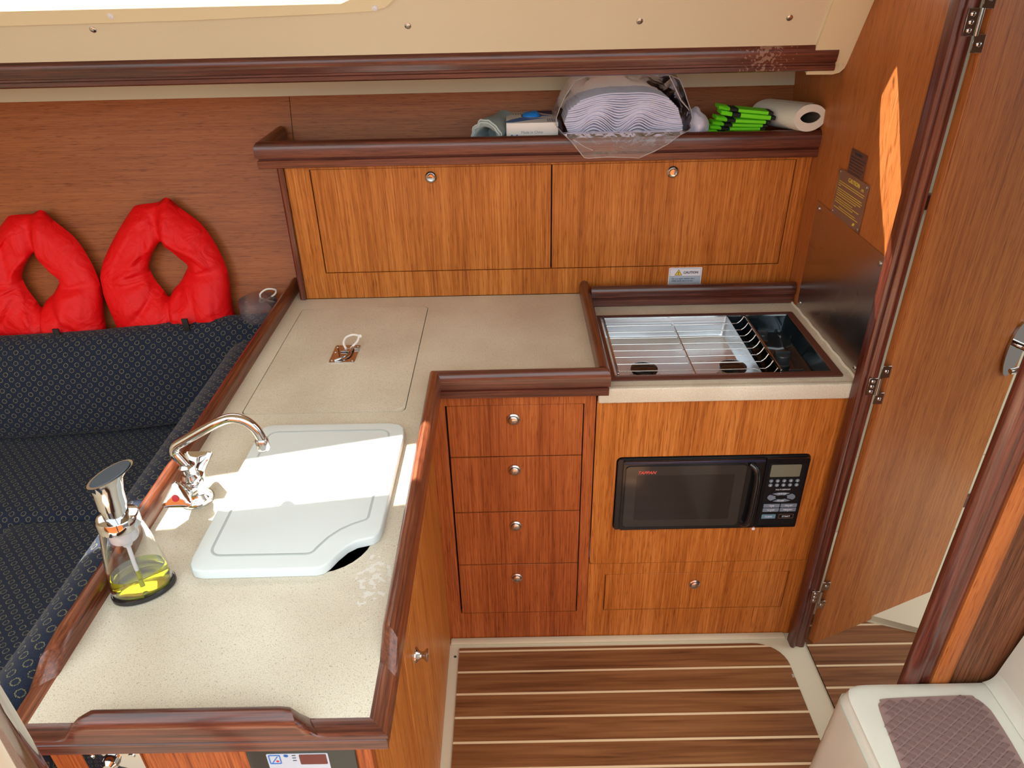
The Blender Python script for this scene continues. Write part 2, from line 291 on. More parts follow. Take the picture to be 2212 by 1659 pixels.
# ------------------------------------------------------------------ mesh building
class MB:
    def __init__(s): s.v = []; s.f = []; s.uv = []
    def add(s, vs, fs, uvs=None):
        k = len(s.v); s.v += [Vector(p) for p in vs]; s.f += [tuple(i+k for i in f) for f in fs]
        s.uv += uvs if uvs else [None]*len(fs)
        return s
    def frombm(s, bm):
        bm.verts.ensure_lookup_table(); bm.verts.index_update()
        s.add([v.co.copy() for v in bm.verts], [[v.index for v in f.verts] for f in bm.faces]); bm.free(); return s
    def box(s, x0, x1, y0, y1, z0, z1, bev=0.0, seg=2, M=None):
        bm = bmesh.new(); bmesh.ops.create_cube(bm, size=1)
        for v in bm.verts: v.co = Vector(((x0+x1)/2+v.co.x*(x1-x0), (y0+y1)/2+v.co.y*(y1-y0), (z0+z1)/2+v.co.z*(z1-z0)))
        if bev > 0: bmesh.ops.bevel(bm, geom=bm.edges[:], offset=bev, segments=seg, affect='EDGES', profile=.5)
        if M is not None: bm.transform(M)
        return s.frombm(bm)
    def lathe(s, prof, c=(0, 0, 0), ax=(0, 0, 1), n=24, sq=(1, 1), xd=None):
        ax = Vector(ax).normalized(); a = Vector(xd).normalized() if xd else ax.orthogonal().normalized(); b = ax.cross(a); c = Vector(c)
        vs = []; fs = []
        for r, h in prof:
            for i in range(n):
                t = 2*math.pi*i/n; vs.append(c+ax*h+a*(r*math.cos(t)*sq[0])+b*(r*math.sin(t)*sq[1]))
        for j in range(len(prof)-1):
            for i in range(n):
                k = (i+1) % n; fs.append((j*n+i, j*n+k, (j+1)*n+k, (j+1)*n+i))
        if prof[0][0] > 1e-5: fs.append(tuple(range(n-1, -1, -1)))
        if prof[-1][0] > 1e-5: fs.append(tuple((len(prof)-1)*n+i for i in range(n)))
        return s.add(vs, fs)
    def cyl(s, p0, p1, r0, r1=None, n=20):
        p0 = Vector(p0); p1 = Vector(p1); return s.lathe([(r0, 0), (r0 if r1 is None else r1, (p1-p0).length)], p0, p1-p0, n)
    def tube(s, pts, r, n=10, closed=False):
        pts = [Vector(p) for p in pts]; N = len(pts); rr = r if isinstance(r, (list, tuple)) else [r]*N
        vs = []; fs = []; prev = None
        for i, p in enumerate(pts):
            if closed: d = pts[(i+1) % N]-pts[i-1]
            else: d = pts[min(i+1, N-1)]-pts[max(i-1, 0)]
            d.normalize()
            a = d.orthogonal() if prev is None else prev-d*prev.dot(d)
            a.normalize(); prev = a; b = d.cross(a)
            for k in range(n):
                t = 2*math.pi*k/n; vs.append(p+a*(rr[i]*math.cos(t))+b*(rr[i]*math.sin(t)))
        for i in range(N if closed else N-1):
            j = (i+1) % N
            for k in range(n):
                q = (k+1) % n; fs.append((i*n+k, i*n+q, j*n+q, j*n+k))
        if not closed: fs.append(tuple(range(n-1, -1, -1))); fs.append(tuple((N-1)*n+k for k in range(n)))
        return s.add(vs, fs)
    def sweep(s, prof, p0, p1, u, v, m0=0.0, m1=0.0):
        """straight moulding; m0/m1 shift each end along the run per unit of u for mitres"""
        p0 = Vector(p0); p1 = Vector(p1); u = Vector(u); v = Vector(v); d = (p1-p0).normalized(); n = len(prof)
        vs = [p0+u*a+v*b+d*(m0*a) for a, b in prof]+[p1+u*a+v*b+d*(m1*a) for a, b in prof]
        fs = [(i, (i+1) % n, n+(i+1) % n, n+i) for i in range(n)]+[tuple(range(n-1, -1, -1)), tuple(range(n, 2*n))]
        return s.add(vs, fs)
    def rings(s, rings, cap=True, closed=True):
        n = len(rings[0]); vs = [p for r in rings for p in r]; fs = []
        for j in range(len(rings)-1):
            for i in range(n if closed else n-1):
                k = (i+1) % n; fs.append((j*n+i, j*n+k, (j+1)*n+k, (j+1)*n+i))
        if cap: fs.append(tuple(range(n-1, -1, -1))); fs.append(tuple((len(rings)-1)*n+i for i in range(n)))
        return s.add(vs, fs)
    def plate(s, outer, holes, fn, w0, w1):
        """flat board with holes; fn(u, v, w) gives the point"""
        bm = bmesh.new(); edges = []
        for loop in [outer]+list(holes):
            vv = [bm.verts.new((a, b, 0)) for a, b in loop]
            edges += [bm.edges.new((vv[i], vv[(i+1) % len(vv)])) for i in range(len(vv))]
        bmesh.ops.triangle_fill(bm, use_beauty=True, use_dissolve=False, edges=edges)
        bm.verts.index_update(); tri = [[v.index for v in f.verts] for f in bm.faces]; pts = [(v.co.x, v.co.y) for v in bm.verts]
        rim = [(e.verts[0].index, e.verts[1].index) for e in bm.edges if len(e.link_faces) == 1]; bm.free(); n = len(pts)
        fs = [tuple(t) for t in tri]+[tuple(i+n for i in reversed(t)) for t in tri]+[(a, b, b+n, a+n) for a, b in rim]
        return s.add([fn(a, b, w0) for a, b in pts]+[fn(a, b, w1) for a, b in pts], fs)
    def mesh(s, name, mat, org=(0, 0, 0), ang=38):
        org = Vector(org); me = bpy.data.meshes.new(name); me.from_pydata([tuple(p-org) for p in s.v], [], s.f)
        if any(u is not None for u in s.uv):
            ul = me.uv_layers.new(name='uv'); 
            for p, u in zip(me.polygons, s.uv):
                if u:
                    for li, c in zip(p.loop_indices, u): ul.data[li].uv = c
        bm = bmesh.new(); bm.from_mesh(me)
        if not me.uv_layers: bmesh.ops.remove_doubles(bm, verts=bm.verts, dist=1e-6)
        bmesh.ops.recalc_face_normals(bm, faces=bm.faces); bm.to_mesh(me); bm.free()
        for p in me.polygons: p.use_smooth = True
        me.set_sharp_from_angle(angle=math.radians(ang)); me.materials.append(mat); me.update(); return me

def thing(name, label, cat, loc=(0, 0, 0), group=None, kind=None):
    o = bpy.data.objects.new(name, None); COL.objects.link(o); o.location = loc; o.empty_display_size = .02
    if kind: o['kind'] = kind
    if label: o['label'] = label
    if cat: o['category'] = cat
    if group: o['group'] = group
    return o
def wpos(o):
    p = Vector((0, 0, 0))
    while o: p += Vector(o.location); o = o.parent
    return p
def part(name, mb, mat, parent, label=None, ang=38):
    o = bpy.data.objects.new(name, mb.mesh(name, mat, wpos(parent), ang)); COL.objects.link(o); o.parent = parent
    if label: o['label'] = label
    return o
def solo(name, mb, mat, label, cat, loc=(0, 0, 0), group=None, ang=38):
    o = bpy.data.objects.new(name, mb.mesh(name, mat, loc, ang)); COL.objects.link(o); o.location = loc
    o['label'] = label; o['category'] = cat
    if group: o['group'] = group
    return o
def struct(name, mb, mat, parent=None, loc=(0, 0, 0), label=None, ang=38):
    if parent: return part(name, mb, mat, parent, label, ang)
    o = bpy.data.objects.new(name, mb.mesh(name, mat, loc, ang)); COL.objects.link(o); o.location = loc; o['kind'] = 'structure'
    if label: o['label'] = label
    return o
def text_mb(txt, size, pos, xd, up, depth=.0004, shear=0.0, align='LEFT', squash=1.0, bold=0.0):
    cu = bpy.data.curves.new('t', 'FONT'); cu.body = txt; cu.size = size; cu.extrude = depth/2; cu.shear = shear; cu.align_x = align; cu.offset = bold; cu.resolution_u = 3
    ob = bpy.data.objects.new('t', cu); COL.objects.link(ob); dg = bpy.context.evaluated_depsgraph_get(); dg.update()
    me = bpy.data.meshes.new_from_object(ob.evaluated_get(dg)); xd = Vector(xd).normalized(); up = Vector(up).normalized(); nn = xd.cross(up); pos = Vector(pos)
    mb = MB(); mb.add([pos+xd*(v.co.x*squash)+up*v.co.y+nn*(v.co.z+depth/2) for v in me.vertices], [tuple(p.vertices) for p in me.polygons])
    bpy.data.objects.remove(ob); bpy.data.curves.remove(cu); bpy.data.meshes.remove(me); return mb
def rrect(x0, x1, y0, y1, r, n=5):
    out = []
    for cx, cy, a in ((x1-r, y1-r, 0), (x0+r, y1-r, 90), (x0+r, y0+r, 180), (x1-r, y0+r, 270)):
        for i in range(n+1):
            t = math.radians(a+90*i/n); out.append((cx+r*math.cos(t), cy+r*math.sin(t)))
    return out
def catmull(pts, per=8, closed=False):
    P = [Vector(p) for p in pts]; N = len(P); out = []
    for i in range(N if closed else N-1):
        g = (lambda k: P[k % N]) if closed else (lambda k: P[max(0, min(N-1, k))])
        a, b, c, d = g(i-1), g(i), g(i+1), g(i+2)
        for j in range(per):
            t = j/per; out.append(.5*((2*b)+(c-a)*t+(2*a-5*b+4*c-d)*t*t+(3*b-a-3*c+d)*t**3))
    if not closed: out.append(P[-1])
    return out
XZ = lambda y: (lambda u, v, w: (u, y+w, v))        # upright board facing -Y
YZ = lambda x: (lambda u, v, w: (x+w, u, v))        # upright board facing -X / +X
XY = lambda z: (lambda u, v, w: (u, v, z+w))        # level board
def screw(mb, c, ax, r=.004):
    return mb.lathe([(r, 0), (r, r*.25), (r*.75, r*.5), (r*.35, r*.56), (r*.3, r*.3), (0, r*.28)], c, ax, 12)
def copy_tree(o, off, label=None):
    c = o.copy(); COL.objects.link(c); c.location = Vector(o.location)+Vector(off)
    if label: c['label'] = label
    for ch in o.children:
        d = ch.copy(); COL.objects.link(d); d.parent = c
        for g in ch.children:
            e = g.copy(); COL.objects.link(e); e.parent = d
    return c

# ================================================================== the setting
HX0, HX1 = -2.6, 2.0
def hull_y(z): return 2.03+.2727*(z-.915)
fl = struct('floor', MB().box(HX0, HX1, -1.4, 2.3, -.04, 0), CREAM, loc=(0, 1, 0), label='cream fibreglass floor pan')
# hull side panelling, two boards with a seam, leaning outwards
def hull_board(mb, x0, x1, z0, z1, t=.012, off=0.0):
    vs = []
    for x in (x0, x1):
        for z in (z0, z1):
            for w in (0, t): vs.append((x, hull_y(z)+w+off, z))
    mb.add(vs, [(0, 1, 3, 2), (4, 6, 7, 5), (0, 4, 5, 1), (2, 3, 7, 6), (0, 2, 6, 4), (1, 5, 7, 3)]); return mb
wb = MB(); hull_board(wb, HX0, -.6212, .02, 1.405); hull_board(wb, -.6194, .80, .02, 1.413); hull_board(wb, -.70, -.55, .02, 1.40, .006, .0125)
struct('wall_back', wb, TH, loc=(-.5, 2.03, .9), label='reddish teak panelling on the hull side')
struct('trim_1', hull_board(MB(), HX0, .80, 1.404, 1.56, .012, -.004), VINYL, loc=(-.5, 2.16, 1.42), label='cream vinyl strip above the wood panelling')
struct('wall_front.001', MB().box(HX0, 1.3, -1.42, -1.40, 0, 1.35), TH, loc=(-.6, -1.4, 0), label='teak panelling on the opposite side of the cabin')
struct('wall_left', MB().box(HX0-.02, HX0, -1.4, 2.3, 0, 2.02), CREAM, loc=(HX0, 1, 1))
struct('wall_right', MB().box(.80, .822, 1.425, 2.35, 0, 2.02), TB, loc=(.81, 1.8, 0), label='teak bulkhead beside the stove')
# post at the doorway edge
postp = [(.777, 1.424), (.777, 1.402), (.779, 1.396), (.784, 1.393), (.790, 1.396), (.793, 1.400), (.797, 1.400), (.801, 1.397), (.805, 1.395), (.814, 1.395), (.817, 1.398), (.817, 1.425)]
struct('trim_2', MB().sweep(postp, (0, 0, .0), (0, 0, 2.02), (1, 0, 0), (0, 1, 0)), DZ, loc=(.80, 1.41, 0), label='dark mahogany door post beside the stove')
# near partition and its trim
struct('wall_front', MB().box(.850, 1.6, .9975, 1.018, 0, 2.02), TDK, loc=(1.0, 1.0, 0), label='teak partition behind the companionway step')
tp = [(.808, 1.002), (.808, .998), (.811, .991), (.818, .987), (.832, .986), (.842, .987), (.847, .991), (.850, .9935), (.862, .9935), (.868, .995), (.872, .998), (.872, 1.002)]
struct('trim_3', MB().sweep(tp, (0, 0, 0), (0, 0, 2.02), (1, 0, 0), (0, 1, 0)), DZ, loc=(.83, 1.0, 0), label='dark mahogany door post behind the step')
struct('trim_8', MB().sweep([(.8725, .9973), (.8725, .992), (.878, .989), (.905, .990), (.916, .9973)], (0, 0, 0), (0, 0, 2.02), (1, 0, 0), (0, 1, 0)), TB, loc=(.89, 1.0, 0), label='orange teak moulding beside the near door post')
# cabin beyond the door
wc = MB().box(.83, HX1, 1.86, 1.88, .33, 2.02).box(.83, HX1, 1.855, 1.88, .0, .327)
struct('wall_back.001', wc, VINYL, loc=(1.4, 1.86, .9), label='cream liner wall beyond the open door')
sill = MB(); sill.plate([(.84, 1.50), (1.05, 1.487), (1.16, 1.44), (1.9, 1.20), (1.9, 1.85), (.84, 1.85)], [], XY(0), 0, .02)
struct('floor.001', sill, CREAM, loc=(1.3, 1.6, 0), label='cream moulded floor beyond the door')
# grey shelf edge and yellow patch seen through the slit
struct('trim_7', MB().box(1.30, HX1, 1.835, 1.854, .13, .175, .003), DX, loc=(1.5, 1.85, .15))
struct('trim_4', MB().box(.9, HX1, 1.83, 1.855, 1.14, 1.18, .004), DX, loc=(1.3, 1.85, 1.16))

# coachroof: sloping side, roof, soffit
LN = Vector((0, -1, -.546)).normalized()
def liner(u, z, w=0): return Vector((u, 1.78-.546*(z-1.63), z))+LN*w
ce = thing('ceiling', 'cream coachroof liner', None, (0, 1.6, 1.6), kind='structure')
WH1 = [(-.30, 1.70), (-.30, 1.875), (-1.3, 1.99), (-1.6, 1.99), (-1.62, 1.652), (-.35, 1.652), (-.315, 1.665)]
WH2 = [(.45, 1.652), (.585, 1.656), (.61, 1.65), (.638, 1.643), (.677, 1.645), (.70, 1.652), (.712, 1.663), (.708, 1.685), (.716, 1.70), (.716, 1.72), (.706, 1.733), (.665, 1.738), (.45, 1.738)]
WH1b = [(-.30, 1.70), (-.30, 1.86), (-.34, 1.882), (-1.3, 1.985), (-1.6, 1.985), (-1.62, 1.652), (-.36, 1.652), (-.318, 1.667)]
part('side_liner', MB().plate([(HX0, 1.487), (.712, 1.487), (.712, 2.03), (HX0, 2.03)], [WH1b, WH2], liner, -.02, 0), CREAM, ce, ang=30)
endp = [(.712, 1.475), (.775, 1.474), (.790, 1.478), (.798, 1.488), (.7995, 1.50), (.7995, 2.03), (.712, 2.03)]
part('end_moulding', MB().plate(endp, [], liner, -.02, .009), CREAM2, ce, ang=30)
part('roof_panel', MB().box(HX0, HX1, .30, 1.60, 2.02, 2.04).box(.82, HX1, 1.55, 2.3, 2.02, 2.04), CREAM, ce)
part('deck_soffit', MB().box(HX0, .80, 1.86, 2.35, 1.53, 1.545), VINYL, ce)
for x, z in ((-.927, 1.606), (-.224, 1.599), (.295, 1.598), (.63, 1.598)):
    mb = MB(); mb.lathe([(.0072, 0), (.0072, .0015), (.005, .003), (.002, .0032), (0, .0032)], liner(x, z), LN, 16); part('screw', mb, NICKEL, ce)
mb = MB(); mb.lathe([(.0055, 0), (.005, .003), (0, .004)], liner(.785, 1.497, .009), LN, 14); part('screw', mb, CREAM2, ce)
# window with its moulded frame
wi = thing('window_1', 'long coachroof window with cream frame', None, (-.9, 1.75, 1.7), kind='structure')
fo = [(-1.68, 1.618), (-1.2, 1.6225), (-.7, 1.626), (-.40, 1.633)]+[(-.30, 1.636), (-.265, 1.643), (-.245, 1.658), (-.238, 1.68), (-.238, 1.88), (-.27, 1.93), (-1.3, 2.02), (-1.68, 2.02)]
part('window_frame', MB().plate(fo, [WH1b], liner, .0005, .011), CREAM2, wi, ang=30)
part('added_blind', MB().plate([(-1.62, 1.652), (-.36, 1.652), (-.318, 1.667), (-.30, 1.70), (-.58, 1.750), (-.97, 1.828), (-1.62, 1.955)], [], liner, -.012, -.010), ADDED_BLIND, wi)  # added translucent sheet; its sloping top edge trims the sun patch
part('pane', MB().plate([(-1.64, 1.64), (-.28, 1.64), (-.28, 2.0), (-1.64, 2.0)], [], liner, -.026, -.022), PANE, wi)
for x, z in ((-.866, 1.6385), (-.288, 1.6425)):
    mb = MB(); mb.lathe([(.0065, 0), (.006, .002), (.0025, .0028), (.002, .001), (0, .001)], liner(x, z, .011), LN, 14); part('screw', mb, LABELW, wi)
w2 = thing('window_2', 'small coachroof port above the stove', None, (.58, 1.75, 1.7), kind='structure')
part('pane', MB().plate([(.44, 1.64), (.73, 1.64), (.73, 1.75), (.44, 1.75)], [], liner, -.026, -.022), PANE, w2)

# ------------------------------------------------------------------ mouldings
def fprof(h, d=.027, lip=.33):
    g = h*lip
    return [(0, 0), (d*.8, 0), (d*.9, .002), (d*.9, g-.003), (d*.72, g), (d*.78, g+.003), (d, g+.005), (d, h*.72), (d*.93, h*.86), (d*.74, h*.96), (d*.5, h), (d*.26, h*.97), (d*.1, h*.9), (0, h*.8)]
def fiddle(p0, p1, u, h, k=None, m0=0, m1=0, d=.027, lip=.33, n=40):
    """rounded moulding whose top may dip: k(t) scales the part above the groove"""
    p0 = Vector(p0); p1 = Vector(p1); u = Vector(u); dr = (p1-p0).normalized(); prof = fprof(h, d, lip); b = h*(lip+.12); rg = []
    N = n if k else 1
    for i in range(N+1):
        t = i/N; kk = k(t) if k else 1
        rg.append([p0.lerp(p1, t)+u*a+Vector((0, 0, c if c < b else b+(c-b)*kk))+dr*((m0*a)*(1-t)+(m1*a)*t) for a, c in prof])
    return MB().rings(rg)
def sm(a, b, x): x = max(0, min(1, (x-a)/(b-a))); return x*x*(3-2*x)

# rail along the coachroof side
rl = MB(); rp_ = [(0, 0), (.026, 0), (.030, .003), (.030, .012), (.027, .0135), (.027, .018), (.031, .020), (.034, .030), (.036, .036), (.036, .046), (.033, .056), (.025, .063), (.014, .066), (0, .066)]
rl.sweep(rp_, (HX0, 1.862, 1.481), (.768, 1.862, 1.481), (0, -1, 0), (0, 0, 1))
o = solo('grab_rail', rl, RAILM, 'long dark mahogany rail across the cabin side below the window', 'rail', (0, 1.85, 1.48))

# ================================================================== upper cabinet
UC = thing('wall_cabinet', 'wide teak locker with two flap doors above the worktop', 'cabinet', (.1, 1.94, .88))
part('body', MB().plate([(-.602, .8815), (.799, .8815), (.799, 1.262), (-.602, 1.262)], [rrect(-.5365, .7585, .9585, 1.252, .001, 1)], XZ(1.94), 0, .018)
     .box(-.602, -.59, 1.958, 2.02, .8815, 1.262).box(-.602, .799, 1.958, 2.115, 1.262, 1.272), TV, UC)
part('interior', MB().box(-.575, .79, 1.961, 1.968, .90, 1.261), BLACK, UC)
part('side_trim', MB().sweep([(0, 0), (-.014, 0), (-.017, -.004), (-.017, -.018), (-.012, -.022), (0, -.022)], (-.6025, 1.952, .8815), (-.6025, 1.952, 1.262), (1, 0, 0), (0, 1, 0)), DZ, UC)
def latch(parent, x, y, z, nm='latch'):
    mb = MB().lathe([(.0125, 0), (.0155, .001), (.0155, .004), (.013, .0065), (.0115, .0045), (.0105, .0042), (.0100, .0075), (.0085, .009), (0, .0095)], (x, y, z), (0, -1, 0), 28)
    return part(nm, mb, CHROME, parent)
for x0, x1, kx in ((-.5335, .1075, -.214), (.1110, .7565, .432)):
    d = part('door', MB().box(x0, x1, 1.9405, 1.9585, .9605, 1.251, .0008, 1), TV, UC); latch(d, kx, 1.9405, 1.2255)
part('shelf_board', MB().box(-.632, .799, 1.937, 2.125, 1.272, 1.282), TV2, UC)
part('shelf_rail', fiddle((-.634, 1.936, 1.263), (.7995, 1.936, 1.263), (0, -1, 0), .068, m0=-1, d=.029), DX, UC)
part('shelf_rail_end', fiddle((-.634, 1.936, 1.263), (-.634, 2.125, 1.263), (-1, 0, 0), .068, m0=-1, d=.029), DY, UC)

# caution label
CL = thing('caution_sticker', 'white caution sticker with yellow triangle above the stove', 'sticker', (.494, 1.94, .93))
part('backing', MB().plate(rrect(.4475, .5425, .900, .954, .003), [], XZ(1.9395), -.0005, 0), LABELW, CL)
part('lower_field', MB().plate(rrect(.4505, .5395, .902, .9275, .001), [], XZ(1.939), -.0003, 0), LABELG, CL)
fr_ = MB()
for a in ((.4505, .5395, .9505, .9512), (.4505, .5395, .9272, .928), (.4505, .4512, .902, .951), (.5388, .5395, .902, .951)): fr_.box(a[0], a[1], 1.9385, 1.939, a[2], a[3])
part('border', fr_, GREYINK, CL)
tri = MB().plate([(.4645, .9305), (.4865, .9305), (.4755, .9487)], [], XZ(1.939), -.0004, 0); part('triangle_outline', tri, INK, CL)
part('triangle', MB().plate([(.4665, .9317), (.4845, .9317), (.4755, .9466)], [], XZ(1.9386), -.0004, 0), YEL, CL)
part('lettering', text_mb('!', .0125, (.4755, 1.938, .9328), (1, 0, 0), (0, 0, 1), align='CENTER', bold=.0004), INK, CL)
part('lettering', text_mb('CAUTION', .0095, (.489, 1.9386, .9358), (1, 0, 0), (0, 0, 1), bold=.0002), INK, CL)
part('lettering', text_mb('Do not open cabinet door\nwhile stove top is in use.', .0062, (.457, 1.9385, .9185), (1, 0, 0), (0, 0, 1), shear=.15), INK, CL)

# ================================================================== worktop
WT = thing('galley_worktop', 'speckled beige L-shaped worktop with dark raised rails', 'worktop', (-.42, 1.1, .85))
SINK = rrect(-.512, -.245, .841, 1.236, .085, 8)
LID = rrect(-.5985, -.2405, 1.3195, 1.8685, .012, 4)
outer = [(-.641, .585), (-.197, .585), (-.197, 1.445), (.195, 1.445), (.195, 1.939), (-.6205, 1.939), (-.6205, 2.022), (-.641, 2.022)]
part('top', MB().plate(outer, [SINK, LID], XY(0), .85, .88), COUNTER, WT)
KF = lambda t: 1-(1-sm(.165, .215, t))*.92-sm(.765, .83, t)*.92
part('front_rail', fiddle((-.640, .5855, .846), (-.197, .5855, .846), (0, -1, 0), .070, KF, m0=-1, m1=1), DX, WT)
part('left_rail', fiddle((-.640, .5855, .846), (-.640, 2.022, .846), (-1, 0, 0), .070, lambda t: 1-(1-sm(.05, .085, t))*.92, m0=-1), DY, WT)
part('right_rail', fiddle((-.197, .5855, .846), (-.197, 1.4445, .846), (1, 0, 0), .070, lambda t: 1-(1-sm(.10, .15, t))*.92, m0=-1, m1=-1), DY, WT)
part('inner_rail', fiddle((-.197, 1.4445, .846), (.192, 1.4445, .846), (0, -1, 0), .070, m0=1, m1=1), DX, WT)
part('stove_side_rail', fiddle((.192, 1.4445, .846), (.192, 1.939, .846), (1, 0, 0), .075, m0=-1), DY, WT)

IL = thing('icebox_lid', 'square beige lid set flush in the worktop', 'lid', (-.42, 1.59, .85))
part('panel', MB().plate(rrect(-.5965, -.2425, 1.3215, 1.8665, .011, 4), [], XY(0), .852, .8803), COUNTER, IL)
pl = part('lift_plate', MB().plate(rrect(-.4555, -.392, 1.546, 1.636, .004, 3), [rrect(-.436, -.404, 1.560, 1.620, .010, 5)], XY(.8803), 0, .002)
          .plate(rrect(-.438, -.402, 1.558, 1.622, .010, 5), [], XY(.8803), 0, .0006), CHROME, IL)
part('lever', MB().tube(catmull([(-.442, 1.552, .8835), (-.425, 1.562, .886), (-.410, 1.585, .888), (-.408, 1.615, .887), (-.414, 1.628, .884)], 6), .0035).box(-.436, -.414, 1.60, 1.622, .882, .8845, .0008), CHROME, pl)
for x, y in ((-.449, 1.556), (-.449, 1.626), (-.449, 1.60), (-.398, 1.553), (-.398, 1.629)): part('screw', screw(MB(), (x, y, .8823), (0, 0, 1), .003), NICKEL, pl)
loop = catmull([(-.424, 1.610, .886), (-.432, 1.625, .893), (-.430, 1.645, .899), (-.415, 1.655, .902), (-.398, 1.65, .902), (-.396, 1.64, .900), (-.400, 1.628, .894), (-.412, 1.612, .887)], 6)
cl_ = solo('cord_loop', MB().tube(loop, .0028, 8).lathe([(0, -.006), (.004, -.005), (.005, 0), (.0045, .006), (0, .007)], (-.395, 1.648, .900), (.4, -.6, .5), 10), ROPE, 'white knotted cord tied to the lid lift ring', 'cord', (-.41, 1.63, .885))

# sink and board
SK = thing('sink', 'dark round-cornered sink under the cutting board', 'sink', (-.4, 1.05, .72))
basin = []
for s_, z in ((0, .8795), (.001, .86), (.004, .80), (.012, .74), (.03, .722), (.10, .72)):
    basin.append([(x, y, z) for x, y in rrect(-.5118+s_, -.2452-s_, .8412+s_, 1.2358-s_, max(.02, .085-s_), 8)])
part('basin', MB().rings(basin, cap=False).add([Vector(p) for p in basin[-1]], [tuple(range(len(basin[-1])))]), plain('brushed_sink_steel', (.22, .22, .22, 1), .35, 1.0), SK)
part('drain', MB().lathe([(.03, 0), (.03, .003), (.02, .003), (0, .001)], (-.4, 1.05, .7205), (0, 0, 1), 20), CHROME, SK)

CB = thing('cutting_board', 'white plastic cutting board lying over the sink', 'cutting board', (-.38, 1.05, .8805))
bp_ = [(-.502, 1.252), (-.262, 1.250)]+[(-.242, 1.245), (-.231, 1.232), (-.228, 1.212)]+[(-.231, .930), (-.234, .915), (-.242, .905), (-.254, .901), (-.268, .897), (-.282, .886), (-.294, .868), (-.303, .850), (-.311, .840), (-.322, .836)]+[(-.502, .834), (-.518, .838), (-.527, .850), (-.530, .866)]+[(-.527, 1.225), (-.524, 1.241), (-.515, 1.249)]
bw = MB(); bmx = bmesh.new(); lo = [bmx.verts.new((a, b, .8808)) for a, b in bp_]; f_ = bmx.faces.new(lo)
r_ = bmesh.ops.extrude_face_region(bmx, geom=[f_]); tv = [e for e in r_['geom'] if isinstance(e, bmesh.types.BMVert)]
for v in tv: v.co.z = .8975
te = [e for e in bmx.edges if e.verts[0].co.z > .89 and e.verts[1].co.z > .89]
bmesh.ops.bevel(bmx, geom=te, offset=.0035, segments=3, affect='EDGES', profile=.5)
bw.frombm(bmx); part('board', bw, HDPE, CB, ang=50)
gp = [(-.488, 1.224), (-.292, 1.222), (-.270, 1.215), (-.259, 1.200), (-.258, .960), (-.265, .945), (-.282, .934), (-.302, .922), (-.320, .900), (-.331, .880), (-.342, .869), (-.480, .868), (-.495, .873), (-.503, .888), (-.504, 1.205), (-.499, 1.219)]
def arc(cx, cy, r, a0, a1, n=5): return [(cx+r*math.cos(math.radians(a0+(a1-a0)*i/n)), cy+r*math.sin(math.radians(a0+(a1-a0)*i/n))) for i in range(n+1)]
gp = arc(-.278, 1.203, .020, 90, 0)+[(-.258, 1.08), (-.258, .962)]+arc(-.268, .956, .010, 0, -70, 3)+[(-.282, .938), (-.300, .925), (-.316, .907), (-.327, .888)]+arc(-.345, .882, .014, -10, -90, 3)+[(-.42, .868)]+arc(-.484, .887, .019, -90, -180)+[(-.503, 1.05)]+arc(-.486, 1.205, .018, 180, 90)
gv = [Vector((a, b, .8976)) for a, b in gp]
gm = MB(); N_ = len(gv); rg = []
for i, p in enumerate(gv):
    d = (gv[(i+1) % N_]-gv[i-1]).normalized(); nrm = Vector((-d.y, d.x, 0))
    rg.append([p+nrm*.0022, p+nrm*.0008+Vector((0, 0, .0006)), p-nrm*.0008+Vector((0, 0, .0006)), p-nrm*.0022])
gm.rings(rg+[rg[0]], cap=False, closed=False)
part('juice_groove', gm, plain('groove_plastic', srgb(176, 186, 186), .5), CB, ang=60)

# ------------------------------------------------------------------ faucet
FC = thing('faucet', 'chrome twin-handle faucet with curved spout', 'faucet', (-.587, 1.04, .88))
part('body', MB().lathe([(.030, 0), (.030, .003), (.026, .009), (.021, .018), (.019, .028), (.019, .040), (.016, .046), (0, .048)], (-.587, 1.035, .8802), (0, 0, 1), 28)
     .lathe([(.0, -.003), (.013, 0), (.013, .034), (.011, .036), (0, .036)], (-.587, 1.035, .905), (0, -.88, .42), 20)
     .lathe([(.0, -.003), (.013, 0), (.013, .030), (.011, .032), (0, .032)], (-.587, 1.035, .905), (0, .88, .42), 20)
     .lathe([(.0155, 0), (.0165, .004), (.0165, .010), (.013, .016), (.0135, .026), (.0145, .028), (.0145, .034), (.011, .038), (0, .038)], (-.587, 1.035, .922), (-.05, 0, 1), 24), CHROME, FC)
sp = catmull([(-.589, 1.035, .955), (-.597, 1.035, .972), (-.603, 1.036, .985), (-.598, 1.037, .997), (-.580, 1.038, 1.008), (-.540, 1.040, 1.030), (-.512, 1.041, 1.044), (-.490, 1.042, 1.050), (-.470, 1.043, 1.044), (-.456, 1.044, 1.028), (-.449, 1.044, 1.010), (-.447, 1.044, .998)], 6)
part('spout', MB().tube(sp, .0088, 18), CHROME, FC)
part('aerator', MB().lathe([(.0105, 0), (.0115, .002), (.0115, .018), (.010, .021), (0, .021)], (-.4475, 1.044, .984), (-.05, 0, 1), 24).lathe([(.0095, 0), (.0095, .004)], (-.4475, 1.044, .9815), (0, 0, 1), 20), NICKEL, FC)
